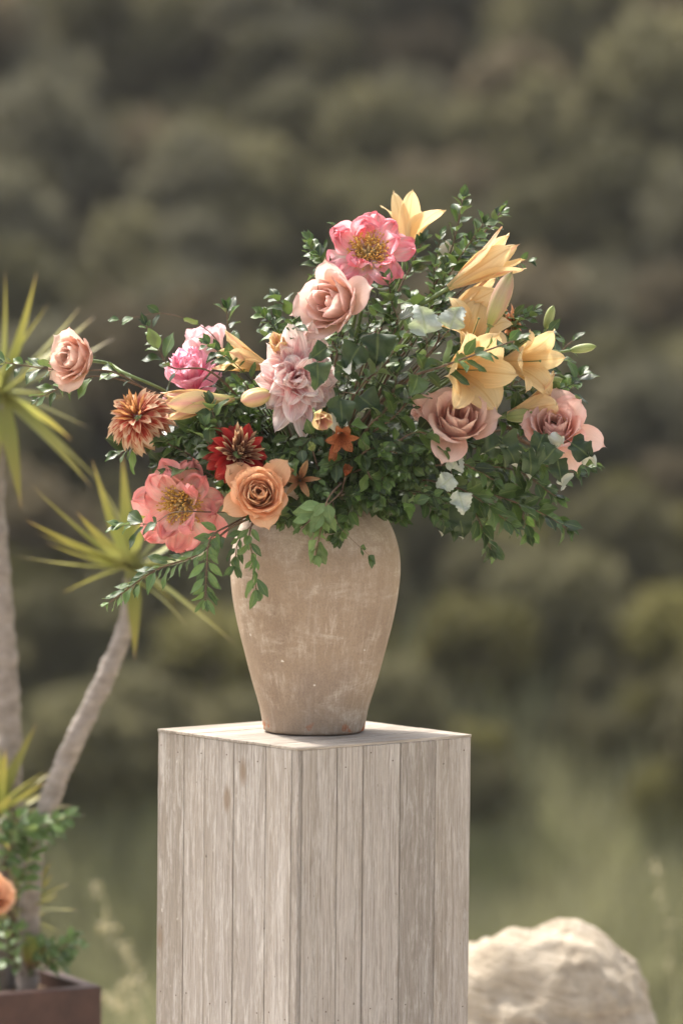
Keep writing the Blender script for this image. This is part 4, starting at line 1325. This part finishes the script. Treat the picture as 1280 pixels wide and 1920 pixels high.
def single_leaves(specs, label, kind, name, group, stalk=True):
    """a short cut twig carrying a few broad leaves: (px, py, Y, direction, normal, size)"""
    c = at(*specs[0][:3])
    base = MOUTH + Vector((c.x * 0.12, -0.03, -0.05))
    root = empty(name, base)
    tag(root, label, 'foliage', group)
    tv = []
    hub = None
    for px, py, Y, d, n, sz in specs:
        p = at(px, py, Y)
        d = Vector(d).normalized()
        st = p - d * sz * 0.5
        if hub is None:
            hub = st - d * 0.02 + Vector((0, 0.09, -0.02))
            tv.append(tube([q - base for q in catmull([base, base.lerp(hub, 0.5) + Vector((0, 0.02, 0.04)), hub], 6)], [0.002, 0.0015], 5))
        tv.append(tube([q - base for q in catmull([hub, hub.lerp(st, 0.5) + Vector((0, 0, 0.004)), st + d * sz * 0.09], 4)], [0.0011, 0.0007], 4))
        link('leaf', LEAVES[kind][RG.randrange(5)], root, leaf_matrix(st - base, d, Vector(n), sz))
    V, F = join(tv)
    link('twig', mesh('twig', V, F, M_TWIG), root)


PG = 'broad leaf stems in the bouquet'
single_leaves([(708, 652, -0.22, (0.05, -0.2, -1), (0, -1, 0.2), 0.064), (662, 668, -0.21, (-0.5, -0.2, -0.8), (0, -1, 0.3), 0.058), (648, 690, -0.22, (-0.9, -0.2, -0.3), (0, -.3, -1), 0.045)],
              'broad dark poplar leaves below the large dusty blush rose', 'poplar', 'poplar_sprig', PG)
single_leaves([(640, 770, -0.22, (0.1, -0.3, -0.9), (0.1, -1, 0.2), 0.060), (690, 755, -0.21, (0.8, -0.3, -0.5), (0, -1, 0.5), 0.058), (625, 800, -0.23, (0.9, -0.2, 0.1), (0.2, 0.6, 0.6), 0.045)],
              'broad dark poplar leaves right of the pink and white dahlia', 'poplar', 'poplar_sprig', PG)
single_leaves([(795, 604, -0.21, (-0.15, -0.2, 0.9), (0.1, -1, 0.1), 0.056), (849, 598, -0.20, (0.25, -0.2, 0.9), (0, -1, 0.2), 0.046)],
              'pair of pale silver leaves left of the mauve green bud', 'silver', 'silver_leaf_sprig', PG)
single_leaves([(864, 938, -0.20, (0.3, -0.3, -0.85), (0.1, -1, 0.2), 0.042), (838, 902, -0.2, (-0.6, -0.3, -0.5), (0, -1, 0.4), 0.036), (853, 868, -0.2, (0.5, -0.3, 0.8), (0.3, -1, 0), 0.036)],
              'white leaves hanging below the mauve rose', 'silver', 'silver_leaf_sprig', PG)
single_leaves([(1012, 830, -0.20, (-0.3, -0.3, -0.8), (0.2, -1, 0.3), 0.044), (1044, 826, -0.21, (0.6, -0.2, 0.5), (0.2, 0.8, 0.5), 0.034), (1088, 842, -0.18, (0.8, -0.3, -0.5), (0.1, -1, 0.6), 0.054), (1048, 880, -0.2, (0.2, -0.3, -0.9), (-.1, -1, 0.4), 0.048),
               (1030, 852, -0.22, (-0.5, -0.3, -0.6), (0.1, -1, 0.5), 0.044), (1054, 902, -0.18, (0.3, 0, -0.9), (0.5, 0.8, 0.2), 0.034), (1100, 858, -0.17, (0.9, 0, -0.1), (0.3, 0.7, 0.6), 0.034)],
              'ivy like leaves with white undersides draped over the peach pink rose', 'poplar', 'poplar_sprig', PG)
single_leaves([(955, 845, -0.18, (0.6, -0.3, -0.6), (0, -1, 0.5), 0.058), (995, 865, -0.18, (0.2, -0.4, -0.9), (0.1, -1, 0.4), 0.056), (925, 838, -0.17, (-0.7, -0.3, -0.3), (0, -1, 0.7), 0.05)],
              'broad dark leaves between the mauve rose and the ivy leaves', 'poplar', 'poplar_sprig', PG)
single_leaves([(838, 975, -0.16, (-0.1, -0.3, -0.95), (0.1, -1, 0.3), 0.058), (865, 985, -0.13, (0.3, -0.2, -0.9), (0, -1, 0.3), 0.05)],
              'broad olive leaves hanging beside the vase neck', 'poplar', 'poplar_sprig', PG)
single_leaves([(600, 660, -0.24, (-0.7, -0.3, -0.5), (0.2, -1, 0.5), 0.040), (596, 700, -0.25, (0.1, -0.3, -0.9), (0, -1, 0.1), 0.050)],
              'dull grey green leaves lying on the pink and white dahlia', 'poplar', 'poplar_sprig', PG)

# filler packed behind the named sprigs
FILL = [(330, 800), (400, 700), (470, 640), (560, 560), (640, 500), (760, 480), (850, 520), (930, 560), (1000, 660), (1040, 760), (1040, 880), (960, 950), (850, 960),
        (740, 940), (600, 935), (480, 900), (400, 880)]


def inside(x, y, poly):
    r = False
    j = len(poly) - 1
    for i in range(len(poly)):
        xi, yi = poly[i]
        xj, yj = poly[j]
        if (yi > y) != (yj > y) and x < (xj - xi) * (y - yi) / (yj - yi) + xi:
            r = not r
        j = i
    return r


nf = 0
rgf = random.Random(8)
while nf < 80:
    x, y = rgf.uniform(300, 1060), rgf.uniform(460, 960)
    if not inside(x, y, FILL):
        continue
    Y = rgf.uniform(-0.16, 0.12) * (1 - 0.4 * abs(x - 680) / 400)
    e = at(x, y, Y)
    out = (e - (MOUTH + Vector((0.05, 0, 0.05))))
    d = out.normalized() + Vector((rgf.uniform(-.5, .5), rgf.uniform(-.5, .2), rgf.uniform(-.4, .4)))
    d.normalize()
    ln = rgf.uniform(0.10, 0.17)
    a = e - d * ln * 0.5
    low = y > 780
    sprig([a, e, e + d * ln * 0.5 + Vector((0, 0, -0.02))], 'dark leafy filler sprig packed inside the bouquet', leaf=0.029, gap=0.011, start=0.0, rg=rgf,
          group='filler sprigs', stuff=True, r=0.0013, twig=M_FTWIG)
    nf += 1
for i in range(58):
    x, y = (rgf.uniform(500, 800), rgf.uniform(845, 962)) if i < 40 else (rgf.uniform(330, 500), rgf.uniform(765, 890))
    e = at(x, y, rgf.uniform(-0.2, -0.14) if i < 40 else rgf.uniform(-0.12, -0.03))
    d = Vector(((x - 640) / 300 + rgf.uniform(-.5, .5), -0.5, rgf.uniform(-.7, .3))).normalized()
    sprig([e - d * 0.05, e, e + d * 0.05 + Vector((0, 0, -0.01))], 'dark leafy filler sprig packed inside the bouquet', leaf=0.029, gap=0.010, start=0.0, rg=rgf,
          group='filler sprigs', stuff=True, r=0.0013, twig=M_FTWIG)
# a collar of leaves spilling over the vase rim
for i in range(16):
    a = -math.pi * (i + 0.5) / 16 + rgf.uniform(-.1, .1)
    p0 = MOUTH + Vector((math.cos(a) * 0.085, math.sin(a) * 0.085, 0.05))
    p1 = p0 + Vector((math.cos(a) * 0.06, math.sin(a) * 0.05, rgf.uniform(0.0, 0.03)))
    p2 = p1 + Vector((math.cos(a) * 0.05, math.sin(a) * 0.04, rgf.uniform(-0.03, 0.0)))
    sprig([p0, p1, p2], 'dark leafy filler sprig packed inside the bouquet', leaf=0.029, gap=0.011, start=0.0, rg=rgf, group='filler sprigs', stuff=True, r=0.0013, twig=M_FTWIG)


# ------------------------------------------------------------------ yuccas in a planter, rock, wild oats
M_BLADE = None


def blade_mat():
    T = NT('yucca_blade')
    a = T.n('ShaderNodeAttribute', attribute_name='pet')
    u, v, r = T.sep(a.outputs['Vector'])
    nz = T.noise(T.xyz(T.math('MULTIPLY', v, 4.0), u, T.math('MULTIPLY', r, 20.0)), 2.0, 3)
    col = T.ramp(T.math('ADD', u, T.math('MULTIPLY', T.math('SUBTRACT', nz, 0.5), 0.2)),
                 [(0.0, lin('#99985f')), (0.3, lin('#8a8d48')), (0.85, lin('#9a9046')), (0.97, lin('#9a8058')), (1.0, lin('#80684f'))])
    k = T.math('MULTIPLY_ADD', r, 0.4, 0.8)
    col = T.mix(1.0, col, T.xyz(k, k, k), 'MULTIPLY')
    return T.thin(col, col, 0.3, 0.45, 0.4)


M_BLADE = blade_mat()
M_YTRUNK = plain_mat('yucca_bark', '#7d746c', '#a39a92', 30, 0.9, 0.1, 0.7, 0.01, (1, 1, 1.6))


def blade(L, W, a0, a1, rg):
    me = petal_mesh(M_BLADE, L, W, [(0, a0), (0.3, a0 + (a1 - a0) * 0.3), (1, a1)], 0.55, 8, 3, 0.30, 0.75, 1.15, 1.0, bend=rg.uniform(-.04, .04), rnd=rg.random(), rg=rg)
    me.name = 'blade'
    return me


def yucca(trunk_pts, radii, heads, label, seed, tips=(), tipY=0):
    """heads: (location, axis, n, length, width, max angle)"""
    rg = random.Random(seed)
    base = Vector(trunk_pts[0])
    root = empty('yucca', base)
    tag(root, label, 'yucca', 'yuccas in the planter')
    crv = catmull(trunk_pts, 26)
    rr = np.interp(np.linspace(0, 1, len(crv)), np.linspace(0, 1, len(radii)), radii)
    rr = [r * (1 + 0.05 * math.sin(i * 1.9) + rg.uniform(-0.04, 0.04)) for i, r in enumerate(rr)]
    V, F = tube([p - base for p in crv], rr, 14)
    V = [tuple(Vector(v) * 1.0 + Vector((mnoise.noise(Vector(v) * 30), mnoise.noise(Vector(v) * 31 + Vector((5, 5, 5))), 0)) * 0.005) for v in V]
    link('trunk', mesh('trunk', V, F, M_YTRUNK), root)
    for loc, ax, n, L, W, tmax in heads:
        H = facing(Vector(loc) - base, ax)
        for i in range(n):
            f = (i + 0.5) / n
            th = 6 + (tmax - 6) * f ** 0.7 + rg.uniform(-8, 8)
            az = i * 2.39996 + rg.uniform(-.2, .2)
            l = L * rg.uniform(0.8, 1.1)
            link('blade', blade(l, W * rg.uniform(0.85, 1.15), th, th + rg.uniform(0, 22) + (10 if th > 90 else 0), rg), root,
                 H @ Matrix.Translation((0, 0, (0.5 - f) * 0.06)) @ Matrix.Rotation(az, 4, 'Z'))
    c = Vector(heads[0][0])
    for tx, ty, dy, wd in tips:
        e = at(tx, ty, tipY + dy)
        d = e - c
        me = blade(d.length * 1.06, wd * 1.25, -4, 5, rg)
        link('blade', me, root, facing(c - base, d, rg.uniform(0, 0.6) + math.pi / 2 * (1 if d.z > 0 else -1)))
    return root


YP = 1.25
PB = at(30, 1880, YP)
soil_z = 0.30


def on_soil(px, Y):
    p = at(px, 1880, Y)
    return Vector((p.x, p.y, soil_z - 0.02))


yucca([on_soil(20, YP), at(20, 1500, YP), at(12, 1250, YP), at(-8, 950, YP), at(-6, 760, YP)], [0.030, 0.029, 0.027, 0.022, 0.020],
      [(at(-4, 735, YP), (-0.3, 0.3, 1), 6, 0.25, 0.015, 120)], 'tall straight yucca at the edge of the picture, blades behind the blush rose', 101, tipY=YP, tips=[
          (8, 520, 0, .016), (66, 522, -.05, .018), (145, 585, 0, .017), (165, 600, .05, .015), (200, 640, .05, .016), (155, 798, -.05, .015), (168, 900, 0, .017), (190, 905, .08, .014),
          (42, 942, -.1, .019), (-20, 960, -.05, .018), (120, 745, .1, .014), (-60, 560, 0, .016), (-120, 700, 0, .016), (60, 690, -.12, .018), (-90, 850, 0, .017)])
yucca([on_soil(50, YP - 0.1), at(62, 1620, YP - 0.1), at(92, 1505, YP - 0.1), at(142, 1385, YP - 0.1), at(205, 1255, YP - 0.1), at(240, 1155, YP - 0.1), at(247, 1085, YP - 0.1)], [0.024, 0.023, 0.0225, 0.0215, 0.019, 0.017],
      [(at(246, 1062, YP - 0.1), (0.2, 0.3, 1), 5, 0.22, 0.013, 110)], 'yucca with a slender curved trunk behind the coral peony', 102, tipY=YP - 0.1, tips=[
          (66, 918, 0, .014), (62, 978, -.06, .015), (42, 1045, 0, .014), (96, 1024, .05, .013), (178, 872, -.03, .015), (234, 862, .05, .015), (285, 880, 0, .016), (258, 1228, -.06, .015), (432, 1200, 0, .016),
          (345, 935, 0, .016), (370, 985, .05, .015), (400, 1030, 0, .015), (330, 1135, .05, .013), (150, 965, -.1, .014), (120, 1110, .08, .012)])
yucca([on_soil(0, YP - 0.05), at(-10, 1700, YP - 0.05), at(-20, 1570, YP - 0.05)], [0.024, 0.022, 0.02],
      [(at(-20, 1545, YP - 0.05), (0.4, -0.2, 1), 24, 0.20, 0.015, 75)], 'young yucca sprouting beside the tall yucca trunk', 103)
yucca([on_soil(50, YP - 0.08), at(45, 1760, YP - 0.08), at(42, 1720, YP - 0.08)], [0.018, 0.016, 0.014],
      [(at(42, 1712, YP - 0.08), (0.45, -0.3, 0.9), 24, 0.125, 0.009, 95)], 'small yucca shoot above the planter corner', 104)


def build_planter():
    m = plain_mat('dark_brown_planter', '#3c2a24', '#523a32', 14, 0.55, 0.35, 0.3, 0.002)
    msoil = plain_mat('planter_soil', '#4a3c30', '#6b5a48', 40, 0.95, 0.1, 0.8, 0.01)
    # corner nearest the picture centre; the box is turned a little
    c = at(192, 1849, 1.05)
    H = c.z
    w, d, t = 0.9, 0.62, 0.03
    th = R_(29)
    root = empty('planter', M=Matrix.Translation((c.x, c.y, 0)) @ Matrix.Rotation(th, 4, 'Z'))
    tag(root, 'dark brown square planter box at the lower left corner', 'planter')
    for nm, (x0, x1, y0, y1) in (('panel', (-w, 0, 0, t)), ('panel', (-t, 0, t + .001, d - t - .001)), ('panel', (-w, 0, d - t, d)), ('panel', (-w, -w + t, t + .001, d - t - .001))):
        V, F = bevel_box(x1 - x0, y1 - y0, H, 0.003)
        link(nm, mesh(nm, V, F, m, False), root, Matrix.Translation(((x0 + x1) / 2, (y0 + y1) / 2, H / 2)))
    n = 20
    V = [(-w + t + (w - 2 * t) * i / n, t + (d - 2 * t) * j / n, soil_z + 0.012 * mnoise.noise((i * 0.8, j * 0.8, 1))) for i in range(n + 1) for j in range(n + 1)]
    o = link('soil', mesh('soil', V, grid_faces(n + 1, n + 1), msoil), root)


build_planter()

# blooms set in the planter
PBASE = on_soil(40, 1.2)
P_PLANT = petal_mat('planter_apricot_petal', [(0.1, '#e0905c'), (0.5, '#e8ac80'), (1.0, '#eec4a2')], vein=0.2)
r_ = flower_root('rose', -12, 1678, 0.98, (0.3, -0.8, 0.45), 0.04, 'apricot rose cut off by the picture edge above the planter', 'flowers in the planter')
rose(r_, P_PLANT, 0.050, 22, 0.8, 201, tall=1.2)
add_stem(r_, 0.003, to=on_soil(0, 1.15))
r_ = flower_root('lily_bud', 60, 1812, 1.12, (0.15, -0.3, 0.9), 0.0, 'plump green and pink bud at the planter corner', 'flowers in the planter')
lily_bud(r_, petal_mat('planter_bud_petal', [(0.0, '#b4727c'), (0.3, '#a8a05c'), (1.0, '#8f9c50')], vein=0.2), 0.078, 0.36, 0.02, 202)
add_stem(r_, 0.003, to=on_soil(58, 1.15))
for px_, lab in (([(0, 1640), (40, 1570), (128, 1530)], 'upper leafy sprig leaning out over the planter'), ([(-20, 1600), (10, 1560), (70, 1560)], 'leafy sprig beside the upper planter sprig'),
                 ([(60, 1800), (90, 1775), (148, 1775)], 'lower leafy sprig leaning over the planter rim'), ([(60, 1810), (85, 1800), (120, 1800)], 'small leafy sprig behind the plump planter bud'),
                 ([(20, 1790), (10, 1750), (0, 1740)], 'leafy sprig under the apricot planter rose'),
                 ([(30, 1700), (60, 1590), (110, 1560)], 'leafy sprig just below the upper planter sprig'),
                 ([(10, 1640), (20, 1575), (35, 1535)], 'upright leafy sprig in front of the leaning yucca trunk'),
                 ([(80, 1820), (110, 1785), (135, 1760)], 'leafy sprig tip right of the plump planter bud'),
                 ([(40, 1820), (25, 1790), (40, 1745)], 'leafy sprig left of the plump planter bud')):
    sprig([at(a, b, 1.08) for a, b in px_], lab, kind='light', leaf=0.040, gap=0.012, start=0.1, rg=RG, group='sprigs in the planter', base_pt=PBASE)


def build_rock():
    import bmesh
    T = NT('pale_limestone')
    p = T.coord()
    n1 = T.noise(p, 5, 6, 0.65, 0.3)
    n2 = T.noise(T.mapping(p, (6, 6, 30)), 1.0, 5, 0.65, 0.6)
    n3 = T.noise(p, 60, 4, 0.7)
    col = T.ramp(n1, [(0.3, lin('#a59580')), (0.5, lin('#bcae98')), (0.7, lin('#cdc2b0'))])
    col = T.mix(T.ramp(n2, [(0.35, 0.5), (0.5, 0.0)]), col, lin('#7d6c58'))
    col = T.mix(T.math('MULTIPLY', n3, 0.4), col, lin('#b8ad9e'))
    m = T.finish(T.principled(col, 0.9, 0.15, T.bump(T.math('ADD', n1, T.math('ADD', n2, T.math('MULTIPLY', n3, 0.3))), 0.9, 0.02)))
    bm = bmesh.new()
    bmesh.ops.create_icosphere(bm, subdivisions=6, radius=1)
    for v in bm.verts:
        d = v.co.copy()
        k = 1 + 0.09 * mnoise.noise(d * 1.3 + Vector((4, 2, 7))) + 0.055 * mnoise.noise(d * 3.1)
        k += 0.035 * mnoise.noise(Vector((d.x * 4, d.y * 4, d.z * 13))) + 0.018 * mnoise.noise(d * 8) + 0.010 * mnoise.noise(d * 19)
        # flatten into a few broken ledges
        q = d.z * 5 + 0.8 * mnoise.noise(d * 2.2)
        k += 0.032 * (q - math.floor(q) - 0.5)
        v.co = d * k
        x = v.co.x
        v.co.z *= 1.0 - 0.12 * max(0, x) ** 1.5
        v.co.z = max(v.co.z, -0.35)
    me = bpy.data.meshes.new('rock')
    bm.to_mesh(me)
    bm.free()
    me.shade_smooth()
    me.materials.append(m)
    c = at(988, 1900, 1.30)
    o = link('rock', me, None, Matrix.Translation((c.x, c.y, 0.02)) @ Matrix.Rotation(R_(8), 4, 'Y') @ Matrix.Diagonal((0.33, 0.28, 0.425, 1)))
    tag(o, 'large pale limestone boulder on the ground right of the pedestal', 'rock')


build_rock()


def wild_oat(px_pts, Y, label, seed, n=16, droop=True):
    rg = random.Random(seed)
    pts = [at(a, b, Y) for a, b in px_pts]
    base = Vector((pts[0].x, pts[0].y, terrain_z(pts[0].x, pts[0].y)))
    crv = catmull([base] + pts, 8)
    root = empty('wild_oat', base)
    tag(root, label, 'grass stalk', 'seeding grass stalks')
    V, F = tube([p - base for p in crv], [0.0022, 0.0014, 0.0006], 4)
    link('stalk', mesh('stalk', V, F, M_OAT), root)
    half = crv[len(crv) // 2 - 4:]
    for i in range(n):
        p = half[min(len(half) - 1, int(rg.random() ** 0.8 * len(half)))]
        d = Vector((rg.uniform(-.7, 1), rg.uniform(-.6, .6), rg.uniform(-1.2, .3)))
        link('spikelet', OAT_SP, root, leaf_matrix(p - base + d * 0.008, d, Vector((rg.uniform(-1, 1), -1, rg.uniform(-1, 1))), rg.uniform(0.018, 0.028)))


M_OAT = plain_mat('straw', '#b8a884', '#d8ccb0', 40, 0.8, 0.2, 0.1, 0.001)
V_, F_ = tube([(0, 0, 0), (0, 0.2, 0.02), (0, 0.55, 0.02), (0, 1.0, 0)], [0.03, 0.12, 0.11, 0.01], 5)
OAT_SP = mesh('spikelet', V_, F_, M_OAT)
for i, (pp, Y, lab) in enumerate((
        ([(265, 1920), (245, 1820), (215, 1740), (180, 1650)], 3.2, 'pale seeding grass stalk left of the pedestal, the tallest'),
        ([(300, 1900), (262, 1830), (225, 1770), (190, 1730)], 3.3, 'pale seeding grass stalk close beside the pedestal'),
        ([(255, 1960), (235, 1900), (215, 1880), (195, 1860)], 3.1, 'low seeding grass stalk right of the planter'),
        ([(275, 1960), (255, 1890), (240, 1860), (225, 1830)], 3.4, 'short seeding grass stalk between planter and pedestal'),
        ([(1265, 1900), (1255, 1760), (1240, 1660), (1215, 1590)], 3.6, 'pale seeding grass stalk above the boulder'),
        ([(1205, 1960), (1200, 1900), (1195, 1850), (1190, 1830)], 3.0, 'faint grass stalk just behind the boulder'))):
    wild_oat(pp, Y, lab, 300 + i, 26 if i not in (4, 5) else 12)


# ------------------------------------------------------------------ haze volume added to lift dark tones and soften background contrast
def build_added_haze():
    T = NT('added_haze')
    v = T.n('ShaderNodeVolumePrincipled')
    v.inputs['Color'].default_value = (0.95, 0.93, 0.90, 1)
    v.inputs['Density'].default_value = 0.0006
    v.inputs['Anisotropy'].default_value = 0.2
    T.t.links.new(v.outputs[0], T.out.inputs['Volume'])
    x0, x1, y0, y1, z0, z1 = -155, 155, -65, 225, -12, 95
    V = [(x, y, z) for x in (x0, x1) for y in (y0, y1) for z in (z0, z1)]
    F = [(0, 1, 3, 2), (4, 6, 7, 5), (0, 4, 5, 1), (2, 3, 7, 6), (0, 2, 6, 4), (1, 5, 7, 3)]
    o = link('haze', mesh('haze', V, F, T.m, False))
    tag(o, 'thin haze volume added to lift the dark tones of the far hillside', 'haze', kind='stuff')


build_added_haze()
